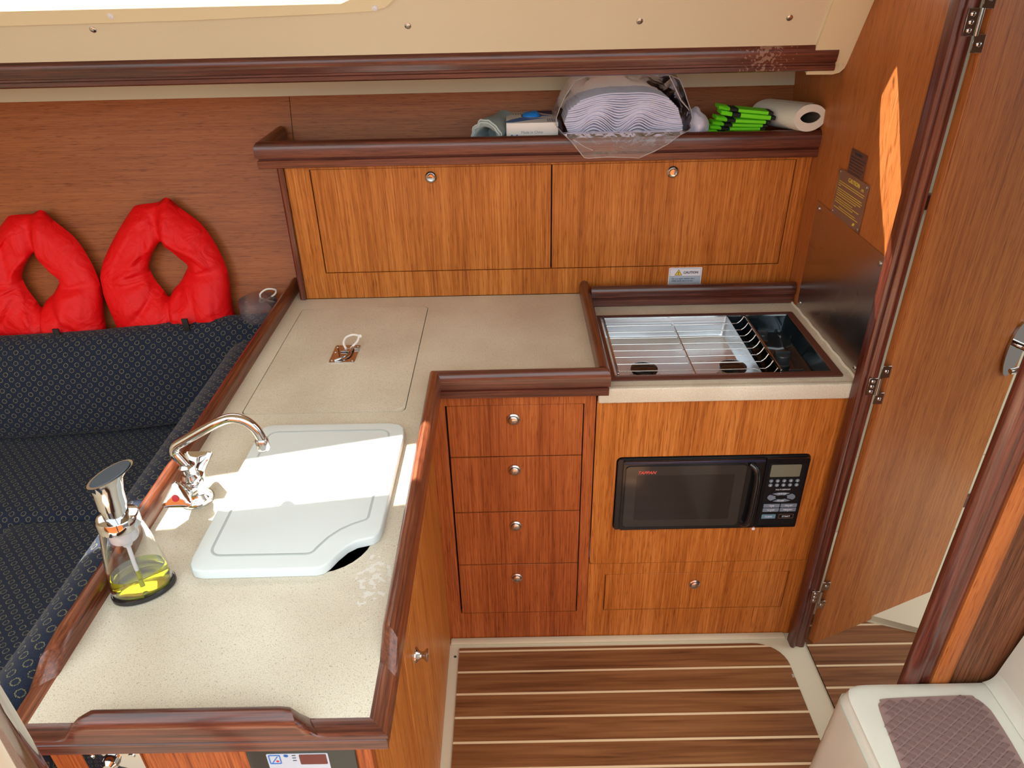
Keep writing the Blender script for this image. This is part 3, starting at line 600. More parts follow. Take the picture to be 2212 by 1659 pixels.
def handle(c, ax, red):
    c = Vector(c); ax = Vector(ax).normalized(); a = Vector((1, 0, 0)); b = ax.cross(a); mb = MB(); rings = []
    for h, r, k in ((0, .010, 0), (.006, .0115, .1), (.014, .0150, .5), (.024, .0195, .85), (.033, .0220, 1), (.036, .0208, 1), (.0368, .0155, 1)):
        ring = []
        for i in range(36):
            t = 2*math.pi*i/36+math.pi/2; lob = 1/max(.5, math.cos(((t-math.pi/2+math.pi/3) % (2*math.pi/3))-math.pi/3)); rr = r*((1-k)+k*min(lob, 1.72)*.78)
            ring.append(c+ax*h+a*(rr*math.cos(t))-b*(rr*math.sin(t)))
        rings.append(ring)
    mb.rings(rings); o = part('handle', mb, CHROME, FC, label='chrome three-sided handle with red dot' if red else None, ang=30)
    if red: part('dot', MB().lathe([(.0062, 0), (.0058, .0012), (0, .0014)], c+ax*.0368, ax, 20), REDDOT, o)
handle((-.587, 1.007, .917), (-.08, -.90, .40), True); handle((-.587, 1.062, .919), (.02, .80, .55), False)

# ------------------------------------------------------------------ soap dispenser
SD = thing('soap_dispenser', 'clear glass soap dispenser with chrome pump and yellow-green soap', 'soap dispenser', (-.588, .815, .8802))
sc_ = Vector((-.588, .815, .8802)); XD = (.86, .5, 0)
SQ = (1.0, .70)
bot = [(.0425, .010), (.0445, .014), (.0445, .028), (.041, .060), (.0355, .095), (.0305, .125), (.0275, .135)]
inn = [(r-.0025, h) for r, h in bot]
part('bottle', MB().lathe(bot+[(r, h) for r, h in reversed(inn)]+[(.0, .0125)], sc_, (0, 0, 1), 48, SQ, XD), GLASS, SD, ang=60)
part('soap', MB().lathe([(0, .0130), (.039, .0130), (.0413, .0155), (.0415, .028), (.0400, .044), (.0, .044)], sc_, (0, 0, 1), 48, SQ, XD), SOAPL, SD)
part('base_ring', MB().lathe([(.044, 0), (.047, .002), (.047, .008), (.0455, .0105), (0, .0105)], sc_, (0, 0, 1), 48, SQ, XD), BGLOSS, SD)
part('collar', MB().lathe([(.0275, .130), (.0295, .132), (.0295, .148), (.0280, .151), (.018, .153), (0, .153)], sc_, (0, 0, 1), 40, (1, .92), XD), CHROME, SD)
part('inner_neck', MB().lathe([(.019, .108), (.020, .110), (.021, .132), (0, .132)], sc_, (0, 0, 1), 28).lathe([(.007, .094), (.009, .104), (.010, .109), (0, .109)], sc_, (0, 0, 1), 20), FROST, SD)
part('dip_tube', MB().tube([sc_+Vector((0, 0, .10)), sc_+Vector((.0, -.002, .06)), sc_+Vector((.002, -.004, .018))], .0032, 10), FROST, SD)
hd = MB(); rg = []; 
for h, a_, b_, dx in ((.152, .0175, .0175, 0), (.170, .0178, .0178, 0), (.1702, .0195, .0195, 0), (.192, .020, .0195, .001), (.206, .0225, .0195, .004), (.216, .028, .0205, .008), (.2215, .033, .0215, .0105)):
    rg.append([sc_+Vector(XD)*(a_*math.cos(t)+dx)+Vector((-.5, .86, 0))*(b_*math.sin(t))+Vector((0, 0, h+ (math.cos(t)*.010 if h > .2 else 0))) for t in [2*math.pi*i/36 for i in range(36)]])
hd.rings(rg); ph = part('pump_head', hd, CHROME, SD)
pd = MB(); rg = [[sc_+Vector(XD)*(.0295*k*math.cos(t)+.0105)+Vector((-.5, .86, 0))*(.0180*k*math.sin(t))+Vector((0, 0, h+.0095*math.cos(t))) for t in [2*math.pi*i/36 for i in range(36)]] for h, k in ((.2216, 1), (.2228, .97))]
part('thumb_pad', pd.rings(rg), PADB, ph)

# ================================================================== lower cabinets
FY = 1.445
DC = thing('drawer_cabinet', 'narrow teak cabinet with four stacked drawers', 'cabinet', (0, FY, 0))
part('body', MB().plate([(-.2215, .003), (.1905, .003), (.1905, .847), (-.2215, .847)], [rrect(-.1685, .1635, .1095, .8125, .001, 1)], XZ(FY), 0, .018), TV2, DC)
part('interior', MB().box(-.19, .18, FY+.0215, FY+.028, .05, .84), BLACK, DC)
def knob(parent, x, y, z, r=.0145, ax=(0, -1, 0)):
    return part('knob', MB().lathe([(r, 0), (r*1.1, .0012), (r*1.08, .0035), (r*.86, .0055), (r*.80, .0045), (r*.78, .009), (r*.62, .0108), (0, .0112)], (x, y, z), ax, 28), NICKEL, parent)
for z0, z1, kz in ((.6625, .811, .772), (.485, .6595, .620), (.2995, .482, .437), (.111, .2965, .249)):
    d = part('drawer', MB().box(-.1642, .1608, FY+.0005, FY+.0195, z0, z1, .0008, 1), TV2, DC); knob(d, -.006, FY+.0005, kz)

MC = thing('microwave_cabinet', 'teak cabinet below the stove with microwave opening and low drawer', 'cabinet', (.49, FY, 0))
part('body', MB().plate([(.1915, .003), (.7993, .003), (.7993, .2935), (.1915, .2935)], [rrect(.2385, .7475, .1125, .2535, .001, 1)], XZ(FY), 0, .018)
     .box(.7975, .7993, FY, FY+.018, .2935, .82), TV, MC)
part('front_panel', MB().plate([(.1935, .8195), (.1935, .306), (.196, .299), (.203, .296), (.7970, .296), (.7970, .8195)], [rrect(.2485, .7315, .4185, .6535, .014, 5)], XZ(FY), -.001, .017), TV, MC)
part('interior', MB().box(.192, .799, FY+.0205, FY+.026, .05, .415).box(.20, .76, FY+.05, FY+.056, .41, .80).box(.192, .2475, FY+.0205, FY+.05, .415, .82).box(.7325, .799, FY+.0205, FY+.05, .415, .82).box(.2475, .7325, FY+.0205, FY+.05, .6545, .82), BLACK, MC)
d = part('drawer', MB().box(.2405, .7455, FY+.0005, FY+.0195, .1145, .2515, .0008, 1), TV, MC); knob(d, .489, FY+.0005, .211)
scw = MB(); screw(scw, (.623, FY-.001, .411), (0, -1, 0), .0045); part('screw', scw, LABELW, MC)
scw = MB(); scw.lathe([(.005, 0), (.004, .001), (0, .0014)], (.356, FY-.001, .411), (0, -1, 0), 14); part('screw_cap', scw, TV2, MC)

PC = thing('peninsula_cabinet', 'teak cabinet under the sink with side door', 'cabinet', (-.42, 1.0, 0))
DR = [(.847, .12), (1.30, .12), (1.30, .661), (.847, .661)]
part('side_panel', MB().plate([(.607, .003), (1.4447, .003), (1.4447, .848), (.607, .848)], [DR], YZ(-.223), 0, .018), TV, PC)
part('front_panel', MB().box(-.64, -.205, .588, .606, .003, .848, .001, 1), TV2, PC)
part('back_panel', MB().plate([(.607, .003), (1.77, .003), (2.0, .848), (.607, .848)], [], YZ(-.64), 0, .012), TV2, PC)
part('interior', MB().box(-.235, -.2245, .84, 1.31, .11, .67), BLACK, PC)
dd = part('door', MB().box(-.2225, -.2045, .8485, 1.2985, .1215, .6595, .0006, 1), TV, PC)
part('knob', MB().lathe([(.016, 0), (.0155, .002), (.009, .007), (.0065, .012), (.008, .017), (.0125, .021), (.013, .023), (.011, .0245), (0, .025)], (-.2045, .94, .559), (1, 0, 0), 28), CHROME, dd)

FP = thing('control_panel', 'fridge control panel with red display on the cabinet end', 'control panel', (-.31, .586, .79))
part('plate', MB().box(-.372, -.225, .583, .5878, .735, .826, .001, 1), PLAST, FP)
part('label', MB().plate(rrect(-.345, -.262, .770, .8085, .002), [], XZ(.583), -.0006, 0), LABELG, FP)
part('display', MB().plate(rrect(-.301, -.2645, .785, .8065, .0015), [], XZ(.5824), -.0005, 0), plain('dark_red_display', srgb(92, 22, 22), .3), FP)
part('button', MB().plate(rrect(-.3425, -.3265, .787, .8065, .002), [rrect(-.3412, -.3278, .7885, .805, .0015)], XZ(.5824), -.0006, 0).plate([(-.3395, .789), (-.338, .789), (-.3295, .803), (-.331, .803)], [], XZ(.5824), -.0005, 0), BLUEINK, FP)
part('button_mark', MB().lathe([(.0022, 0), (0, .0003)], (-.3315, .5822, .7925), (0, -1, 0), 12), REDDOT, FP)
mk = MB()
for z in (.8045, .799, .7935): mk.box(-.3105, -.3055, .5818, .5823, z, z+.001)
part('marks', mk, INK, FP)
mk = MB()
for a in range(6): mk.box(-.0032, .0032, .5818, .5823, -.0003, .0003, M=Matrix.Translation((-.3185, 0, .8045)) @ Matrix.Rotation(math.pi*a/6, 4, 'Y'))
part('frost_mark', mk, BLUEINK, FP)
LT = thing('door_catch', 'chrome catch on the cabinet end under the rail', 'catch', (-.553, .586, .80))
part('plate', MB().box(-.592, -.514, .5835, .5878, .765, .822, .0015, 2), CHROME, LT)
part('bolt', MB().lathe([(.012, 0), (.011, .008), (.006, .012), (0, .012)], (-.555, .5835, .80), (0, -1, 0), 20).lathe([(.005, 0), (.004, .002), (0, .002)], (-.581, .5835, .808), (0, -1, 0), 12).lathe([(.005, 0), (.004, .002), (0, .002)], (-.525, .5835, .81), (0, -1, 0), 12), CHROME, LT)

# ------------------------------------------------------------------ microwave
MW = thing('microwave_oven', 'black built-in microwave with red lettering on its door', 'microwave', (.49, FY, .42))
part('case', MB().plate(rrect(.2515, .7285, .4215, .6505, .012, 5), [], XZ(FY), -.004, .045), PLAST, MW)
part('left_bezel', MB().plate(rrect(.2525, .268, .4225, .6495, .006, 4), [], XZ(FY), -.007, -.003), PLAST, MW)
md = part('door', MB().plate(rrect(.2655, .6175, .4245, .6475, .005, 4), [], XZ(FY), -.012, -.003), BGLOSS, MW)
part('door_window', MB().plate(rrect(.273, .572, .436, .632, .010, 5), [], XZ(FY-.012), -.0008, 0), plain('smoked_glass', (.030, .027, .025, 1), .09, coat=.4), md)
part('inner_mesh', MB().plate(rrect(.300, .545, .458, .603, .004, 4), [], XZ(FY-.0128), -.0003, 0), plain('oven_mesh', (.018, .016, .015, 1), .12, coat=.3), md)
rimv = MB()
for ring_o, ring_i in ((rrect(.2715, .5735, .4345, .6335, .0115, 5), rrect(.273, .572, .436, .632, .010, 5)),): rimv.plate(ring_o, [ring_i], XZ(FY-.012), -.0022, 0)
part('window_rim', rimv, BGLOSS, md)
part('door_handle', MB().tube(catmull([(.580, FY-.012, .632), (.592, FY-.022, .622), (.598, FY-.026, .59), (.598, FY-.027, .535), (.597, FY-.026, .475), (.592, FY-.022, .447), (.584, FY-.012, .440)], 6), .0075, 14), BGLOSS, md)
part('door_edge', MB().box(.268, .615, FY-.014, FY-.012, .639, .6462, .0008), plain('blue_black_edge', (.02, .022, .05, 1), .15, coat=.5), md)
part('lettering', text_mb('TAPPAN', .0125, (.3005, FY-.0128, .6085), (1, 0, 0), (0, 0, 1), shear=.35, bold=.0002, squash=.98), REDINK, md)
cp = part('control_panel', MB().plate(rrect(.6195, .7265, .4245, .6475, .004, 4), [], XZ(FY), -.012, -.003), BGLOSS, MW)
part('key_field', MB().plate(rrect(.628, .7195, .434, .632, .004, 4), [], XZ(FY-.012), -.0006, 0), plain('black_key_field', (.01, .011, .012, 1), .2), cp)
part('display', MB().plate(rrect(.633, .708, .5915, .629, .003, 4), [], XZ(FY-.0126), -.0004, 0), plain('display_glass', (.17, .17, .12, 1), .16, coat=.5), cp)
for r in range(2):
    for c in range(5): part('number_key', MB().lathe([(.0052, 0), (.005, .0005), (0, .0006)], (.6395+c*.0165, FY-.0126, .5785-r*.0135), (0, -1, 0), 16), KEYG, cp)
kt = MB()
for i in range(10):
    r, c = divmod(i, 5); t_ = text_mb('1234567890'[i], .007, (.6395+c*.0165, FY-.0133, .5760-r*.0135), (1, 0, 0), (0, 0, 1), align='CENTER'); kt.add(t_.v, t_.f)
part('key_digits', kt, LABELW, cp)
cxk, czk = .6735, .526
for a0 in (50, 140, 230, 320):
    pts = [(cxk+.0355*math.cos(math.radians(a0+a)), czk+.0155*math.sin(math.radians(a0+a))) for a in range(6, 85, 6)]+[(cxk+.0155*math.cos(math.radians(a0+a)), czk+.0068*math.sin(math.radians(a0+a))) for a in range(78, 8, -8)]
    part('oval_key', MB().plate(pts, [], XZ(FY-.0126), -.0006, 0), KEYG, cp)
for x0 in (.6325, .6765):
    for z0 in (.4925, .4785): part('function_key', MB().plate(rrect(x0, x0+.0415, z0, z0+.0118, .0015, 3), [], XZ(FY-.0126), -.0006, 0), KEYG, cp)
part('clear_key', MB().plate(rrect(.6330, .6690, .4555, .4695, .0015, 3), [], XZ(FY-.0126), -.0006, 0), plain('blue_grey_key', srgb(96, 130, 150), .4), cp)
part('start_key', MB().plate(rrect(.6770, .7150, .4555, .4695, .0015, 3), [rrect(.6776, .7144, .4561, .4689, .0012, 3)], XZ(FY-.0126), -.0006, 0), plain('tan_outline', srgb(130, 100, 84), .4), cp)
kl = MB()
for s_, x, z, sz in (('TIME', .6533, .4965, .0058), ('PRE-SET', .6973, .4965, .0058), ('CLOCK', .6533, .4825, .0058), ('MEMORY', .6973, .4825, .0058), ('CLEAR', .651, .4602, .0062), ('START', .696, .4600, .0072), ('ONE DEF', cxk, .5360, .0052), ('POWER', cxk, .5130, .0052), ('MULTI DEFROST', .6735, .5495, .0052)):
    t_ = text_mb(s_, sz, (x, FY-.0134, z), (1, 0, 0), (0, 0, 1), align='CENTER'); kl.add(t_.v, t_.f)
for x in (.6533, .6973):
    for z in (.4933, .4793): kl.plate([(x-.0014, z), (x+.0014, z), (x, z+.0022)], [], XZ(FY-.0133), -.0003, 0)
part('key_words', kl, LABELW, cp)

KNB = plain('grey_black_knob', (.035, .04, .045, 1), .3, coat=.3)
# ------------------------------------------------------------------ stove worktop and hob
ST = thing('stove_worktop', 'lower beige worktop around the stove with dark back moulding', 'worktop', (.5, 1.60, .82))
part('top', MB().plate([(.2205, 1.452), (.7985, 1.452), (.7985, 1.90), (.2205, 1.90)], [rrect(.228, .760, 1.474, 1.808, .006, 3)], XY(0), .838, .861)
     .box(.1935, .7985, 1.4265, 1.4435, .8215, .862, .004, 3).box(.2205, .7985, 1.436, 1.456, .835, .8612, .0008, 1), COUNTER, ST)
bprof = [(0, 0), (.016, 0), (.018, .002), (.018, .020), (.0145, .022), (.015, .024), (.022, .030), (.0225, .045), (.020, .055), (.013, .061), (.004, .060), (0, .056)]
part('back_moulding', MB().sweep(bprof, (.2205, 1.9005, .8615), (.7985, 1.9005, .8615), (0, -1, 0), (0, 0, 1)), DX, ST)
part('back_fill', MB().box(.2205, .7985, 1.901, 1.939, .8615, .90), TV, ST)

HB = thing('stove_hob', 'sunken stainless hob with brown rim and wire grate', 'hob', (.49, 1.64, .80))
part('rim', MB().plate(rrect(.219, .773, 1.462, 1.819, .005, 3), [rrect(.236, .755, 1.4795, 1.803, .003, 2)], XY(.8615), 0, .0035), BROWNRIM, HB)
part('rim_edge', MB().plate(rrect(.2365, .7545, 1.480, 1.8025, .003, 2), [rrect(.239, .752, 1.4825, 1.800, .003, 2)], XY(.862), 0, .004), STEEL, HB)
wl = MB()
def well(mb, x0, x1, y0, y1, zt, zb, s=.006):
    rg = [[(x, y, z) for x, y in rrect(x0+k, x1-k, y0+k, y1-k, .006+r, 4)] for z, k, r in ((zt, 0, 0), (zb+.008, s*.7, .004), (zb+.002, s, .006), (zb, s+.006, .006))]
    mb.rings(rg, cap=False); mb.add(rg[-1], [tuple(range(len(rg[-1])))]); return mb
part('burner_tray', well(MB(), .238, .5880, 1.482, 1.8005, .8635, .806), WELL, HB, ang=25)
part('control_tray', well(MB(), .5885, .7530, 1.482, 1.8005, .8635, .8085, .001), DWELL, HB, ang=25)
part('divider', MB().box(.6350, .6375, 1.484, 1.7985, .810, .8605, .0006), plain('dark_steel', (.16, .17, .18, 1), .18, 1.0), HB)
for x, y in ((.322, 1.560), (.543, 1.562)):
    b_ = part('burner', MB().lathe([(.040, .0), (.038, .004), (.026, .006), (.026, .020), (.030, .022), (.030, .027), (0, .027)], (x, y, .8065), (0, 0, 1), 32), plain('burner_metal', (.42, .38, .34, 1), .3, .9), HB)
    part('burner_cap', MB().lathe([(.031, 0), (.034, .002), (.033, .007), (.024, .010), (0, .011)], (x, y, .8336), (0, 0, 1), 32), BGLOSS, b_)
def ctl(x, y, r, h):
    o = part('control_knob', MB().lathe([(r*1.15, 0), (r*1.12, .004), (r, .006), (r*.94, h-.002), (r*.88, h), (0, h)], (x, y, .809), (0, 0, 1), 28).box(x-r*.92, x+r*.92, y-.0035, y+.0035, .809+h, .809+h+.008, .001), KNB, HB); return o
ctl(.688, 1.530, .020, .028); ctl(.686, 1.625, .021, .028); ctl(.676, 1.755, .015, .022)
part('igniter_button', MB().lathe([(.012, 0), (.012, .006), (.0065, .008), (.006, .032), (0, .033)], (.662, 1.690, .809), (0, 0, 1), 20), PLAST, HB)
for x, y in ((.735, 1.50), (.735, 1.775)): part('screw', screw(MB(), (x, y, .8100), (0, 0, 1), .005), NICKEL, HB)
GR = thing('wire_grate', 'bent stainless wire pan grate lying in the hob', 'grate', (.44, 1.64, .85))
for i in range(9):
    y = 1.498+i*.0355
    if i == 8: y = 1.787
    part('rod', MB().tube(catmull([(.246, y+.004, .8660), (.2475, y+.004, .858), (.255, y, .849), (.268, y, .8475), (.44, y, .847), (.600, y, .8475), (.614, y, .849), (.624, y+.002, .856), (.631, y+.004, .8665)], 4), .0015, 8), STEEL, GR)
for x, z in ((.246, .8675), (.6335, .8675)): part('side_bar', MB().box(x-.0022, x+.0022, 1.486, 1.799, z-.006, z+.003, .0008), STEEL, GR)
part('middle_bar', MB().cyl((.437, 1.487, .8502), (.437, 1.797, .8502), .0019, n=10), STEEL, GR)

# ------------------------------------------------------------------ steel shield and plates on the bulkhead
SH = thing('heat_shield', 'large scuffed stainless sheet screwed beside the stove', 'metal sheet', (.80, 1.65, 1.0))
part('sheet', MB().plate([(1.457, .866), (1.853, .866), (1.853, 1.166), (1.463, 1.157), (1.458, 1.150)], [], YZ(.7975), 0, .0015), SHIELD, SH)
for y, z in ((1.836, 1.150), (1.474, 1.138), (1.838, .883), (1.471, .880)):
    m_ = MB(); screw(m_, (.7975, y, z), (-1, 0, 0), .0062); part('screw', m_, CHROME, SH)
part('sealant', MB().tube([(.7955, y, .8635+.0015*math.sin(y*90)) for y in [1.45+i*.02 for i in range(23)]], .0035, 8), plain('white_sealant', srgb(226, 218, 200), .5), SH)
def wtext(s, size, y, z, x=.796, **k): return text_mb(s, size, (x, y, z), (0, -1, 0), (0, 0, 1), **k)
P1 = thing('caution_plate', 'brown metal plate with yellow CAUTION text on the bulkhead', 'sign', (.80, 1.68, 1.21))
part('plate', MB().plate(rrect(1.600, 1.760, 1.163, 1.272, .002, 2), [], YZ(.7972), 0, .0012), plain('brown_anodised', srgb(140, 112, 100), .4, .4), P1)
part('plate_edge', MB().plate(rrect(1.5992, 1.7608, 1.1622, 1.2728, .002, 2), [rrect(1.6005, 1.7595, 1.1635, 1.2715, .002, 2)], YZ(.7969), 0, .0014), STEEL, P1)
part('lettering', wtext('CAUTION', .0135, 1.703, 1.2545, x=.7971), YEL, P1)
part('lettering', wtext('LPG', .008, 1.632, 1.2515, x=.7971, shear=.2), YEL, P1)
ln = MB(); random.seed(3)
def dashes(mb, y0, y1, z, h, x):
    y = y0
    while y > y1:
        w = random.uniform(.003, .009); mb.box(x-.0003, x, max(y-w, y1), y, z, z+h); y -= w+.0014
for z, y0, y1 in ((1.2445, 1.752, 1.610), (1.2395, 1.752, 1.612), (1.2345, 1.752, 1.738), (1.2275, 1.752, 1.616), (1.2225, 1.752, 1.612), (1.2175, 1.752, 1.618), (1.2125, 1.752, 1.64), (1.2055, 1.752, 1.655), (1.2005, 1.752, 1.618), (1.1955, 1.752, 1.65), (1.1875, 1.725, 1.632), (1.1825, 1.752, 1.615)): dashes(ln, y0, y1, z, .0013, .7971)
part('small_print', ln, YEL, P1)
part('signature_mark', wtext('////', .008, 1.638, 1.170, x=.7971, shear=.5, bold=.0006), YEL, P1)
for y, z in ((1.753, 1.266), (1.607, 1.265), (1.753, 1.170), (1.607, 1.169)):
    m_ = MB(); screw(m_, (.7970, y, z), (-1, 0, 0), .0042); part('screw', m_, CHROME, P1)
P2 = thing('warning_plate', 'small brown warning plate behind the yellow CAUTION plate', 'sign', (.80, 1.68, 1.29))
part('plate', MB().plate(rrect(1.638, 1.724, 1.255, 1.328, .004, 3), [], YZ(.7986), 0, .0010), plain('brown_foil', (.22, .13, .11, 1), .3, .7), P2)
part('lettering', wtext('WARNING', .008, 1.702, 1.317, x=.7985, bold=.0003), INK, P2)
ln = MB()
for i in range(7): dashes(ln, 1.719, 1.643+.004*(i % 3), 1.3095-i*.0068, .0022, .7985)
part('small_print', ln, INK, P2)

# ------------------------------------------------------------------ door
ang = math.atan2(.170, .414)
D1 = bpy.data.objects.new('door_1', None); COL.objects.link(D1); D1['kind'] = 'structure'; D1['label'] = 'teak door standing ajar beside the stove post'; D1.location = (.845, 1.408, 0)
R = Matrix.Translation((.8425, 1.403, 0)) @ Matrix.Rotation(ang, 4, 'Z')
slab = MB().plate([(.003, .008), (.457, .008), (.457, 1.93), (.003, 1.93)], [], lambda u, v, w: R @ Vector((u, w, v)), 0, .019)
part('slab', slab, TD, D1)
part('edge_strip', MB().box(.0, .0028, .0002, .0188, .008, 1.93, .0006, 1, M=R), TB, D1)
part('bottom_edge', MB().box(.003, .457, .0005, .0185, .004, .0078, M=R), TB, D1)
for z in (1.612, .874, .205):
    h = MB().box(.7965, .8160, 1.3925, 1.3948, z-.022, z+.022, .0004, 1); 
    hg = part('hinge', h, NICKEL, D1)
    part('barrel', MB().cyl((.8205, 1.3925, z-.022), (.8205, 1.3925, z+.022), .0034, n=12), CHROME, hg)
    part('leaf', MB().box(.8215, .8420, 1.3975, 1.3995, z+.020, z+.050, .0004, 1).box(.8215, .8420, 1.3975, 1.3995, z-.050, z-.020, .0004, 1), NICKEL, hg)
    for x, y, zz in ((.806, 1.3925, z+.013), (.806, 1.3925, z-.013), (.806, 1.3925, z), (.833, 1.3975, z+.036), (.833, 1.3975, z-.036)): part('screw', screw(MB(), (x, y, zz), (0, -1, 0), .0042), CHROME, hg)
hb = MB().plate([(p[0]*.030+.415, p[1]*.075+.875) for p in [(math.cos(t)*1, math.sin(t)) for t in [i*math.pi/16 for i in range(32)]]], [], lambda u, v, w: R @ Vector((u, w, v)), -.007, -.0002)
hh = part('door_handle', hb, CHROME, D1)
part('lever', MB().tube(catmull([R @ Vector(p) for p in ((.420, -.005, .885), (.421, -.030, .885), (.424, -.050, .882), (.415, -.055, .868), (.395, -.052, .853), (.374, -.046, .845), (.362, -.042, .843))], 6), [.009]*12+[.0085]*13+[.007]*12, 14), CHROME, hh)

# ------------------------------------------------------------------ floor boards
FB = solo('floor_board', MB().plate([(-.177, -.4), (.752, -.4), (.7545, 1.30)]+[(.7545-.085*(1-math.cos(t)), 1.335+.075*math.sin(t)) for t in [i*math.pi/16 for i in range(9)]]+[(-.177, 1.411)], [], XY(0), .0002, .004), FLOORT, 'striped teak floor board in front of the drawers', 'floor board', (.3, 1.05, 0))
solo('floor_board', MB().plate([(.832, -.4), (1.6, -.4), (1.6, 1.25), (1.16, 1.435), (1.03, 1.480), (.835, 1.492), (.826, 1.40)], [], XY(0), .0002, .004), FLOORT, 'striped teak floor board under the open door', 'floor board', (1.0, 1.05, 0))
struct('trim_5', MB().box(-.203, .77, 1.424, 1.4435, .0005, .010, .003), CREAM, loc=(.3, 1.43, 0), label='cream moulded edge along the drawer cabinet base')
struct('trim_6', MB().box(.8255, .8305, .2, 1.40, .0005, .003), BLACK, loc=(.83, .8, 0), label='dark joint between the two floors')
mb = MB(); mb.lathe([(.004, 0), (.003, .001), (0, .0012)], (-.188, 1.385, 0.0002), (0, 0, 1), 12); part('screw', mb, INK, fl)

# ------------------------------------------------------------------ companionway step
CS = thing('companionway_step', 'white moulded step with brown diamond grip pad', 'step', (.83, .9, 0))
prof = [(.640, .003), (.662, .335), (.666, .362), (.680, .382), (.706, .390), (.955, .390), (.975, .393), (.990, .402), (.998, .42), (1.002, .45), (1.045, .75), (1.075, 1.0), (1.16, 1.55), (1.30, 1.55), (1.30, .003)]
pr_ = catmull([(x, 0, z) for x, z in prof], 4)
rg = []
for y, ins in ((.15, 0), (.940, 0), (.957, .0025), (.970, .008), (.979, .016), (.9855, .030)):
    rg.append([Vector((p.x+ins*max(0, min(1, (.76-p.x)/.08)), y, p.z-(ins*.25 if p.z > .3 else 0))) for p in pr_])
part('shell', MB().rings(rg), WHITEG, CS, ang=50)
TP = [(.738, .938), (.728, .920)]+[(.716, .81), (.700, .70), (.69, .60), (.90, .60), (.93, .70), (.948, .81), (.951, .90), (.947, .925), (.935, .943), (.915, .950), (.755, .946)]
TP = [(p.x, p.y) for p in catmull([(a, b, 0) for a, b in TP], 3, True)]
pad = part('grip_pad', MB().plate(TP, [], XY(.3902), 0, .0018), TREAD, CS)
dm = MB()
def inpad(x, y, m=.008):
    n = len(TP); ins = False
    for i in range(n):
        (x1, y1), (x2, y2) = TP[i], TP[(i+1) % n]
        if (y1 > y) != (y2 > y) and x < (x2-x1)*(y-y1)/(y2-y1)+x1: ins = not ins
        L2 = (x2-x1)**2+(y2-y1)**2; t = max(0, min(1, ((x-x1)*(x2-x1)+(y-y1)*(y2-y1))/L2))
        if math.hypot(x-x1-t*(x2-x1), y-y1-t*(y2-y1)) < m: return False
    return ins
for i in range(0, 14):
    for j in range(0, 44):
        x = .69+i*.0270+(j % 2)*.0135; y = .61+j*.0088
        if inpad(x, y, .0055):
            a_, b_, e_ = .0105, .0066, .0022
            dm.add([(x-a_, y, .392), (x, y-b_, .392), (x+a_, y, .392), (x, y+b_, .392), (x-a_+e_, y, .3950), (x, y-b_+e_*.6, .3950), (x+a_-e_, y, .3950), (x, y+b_-e_*.6, .3950)], [(0, 1, 5, 4), (1, 2, 6, 5), (2, 3, 7, 6), (3, 0, 4, 7), (4, 5, 6, 7)])
gs_ = part('grip_studs', dm, plain('dark_grip_stud', srgb(126, 102, 100), .55), pad); gs_['kind'] = 'stuff'

# grab pole
GP = thing('grab_pole', 'upright polished steel grab pole at the near left corner', 'pole', (-.465, .395, 0))
part('tube', MB().cyl((-.465, .395, .012), (-.465, .395, 2.3), .019, n=36), CHROME, GP)
part('flange', MB().lathe([(.035, 0), (.035, .004), (.021, .012), (.019, .012), (0, .012)], (-.465, .395, .0005), (0, 0, 1), 32), CHROME, GP)

# ================================================================== settee
def cushion(path, prof, upv, outv, end=.03, uo=0.0):
    """upholstered bolster: a closed profile carried along a path, ends rounded over; UVs in metres"""
    path = [Vector(p) for p in path]; L = [0]
    for a, b in zip(path, path[1:]): L.append(L[-1]+(b-a).length)
    T = L[-1]; st = []; ne = 5
    for i in range(ne): a = math.pi/2*i/ne; st.append((end*(1-math.cos(a))*1.0, math.sin(a)))
    st = [(max(.0001, end*(1-math.cos(math.pi/2*i/ne))), .55+.45*math.sin(math.pi/2*i/ne)) for i in range(ne)]
    mid = [(L_, 1.0) for L_ in [end+(T-2*end)*i/14 for i in range(15)]]
    al = st+mid+[(T-a, k) for a, k in reversed(st)]
    cx = sum(p[0] for p in prof)/len(prof); cy = sum(p[1] for p in prof)/len(prof); n = len(prof)
    arc = [0]
    for i in range(n): arc.append(arc[-1]+math.dist(prof[i], prof[(i+1) % n]))
    rings = []
    for s_, k in al:
        j = max(i for i in range(len(L)) if L[i] <= s_+1e-9); j = min(j, len(path)-2); p = path[j].lerp(path[j+1], (s_-L[j])/(L[j+1]-L[j]))
        rings.append([p+Vector(outv)*(cx+(a-cx)*k)+Vector(upv)*(cy+(b-cy)*k) for a, b in prof])
    mb = MB(); vs = [p for r in rings for p in r]; fs = []; uv = []
    for j in range(len(rings)-1):
        for i in range(n):
            k = (i+1) % n; fs.append((j*n+i, j*n+k, (j+1)*n+k, (j+1)*n+i)); a, b = al[j][0]+uo, al[j+1][0]+uo
            uv.append([(a, arc[i]), (a, arc[i+1]), (b, arc[i+1]), (b, arc[i])])
    for base in (0, (len(rings)-1)*n):
        idx = tuple(base+i for i in range(n)); fs.append(idx); uv.append([(prof[i][0], prof[i][1]) for i in range(n)])
    mb.add(vs, fs, uv); return mb
def cprof(pts, per=5): return [(p.x, p.z) for p in catmull([(a, 0, b) for a, b in pts], per, True)]
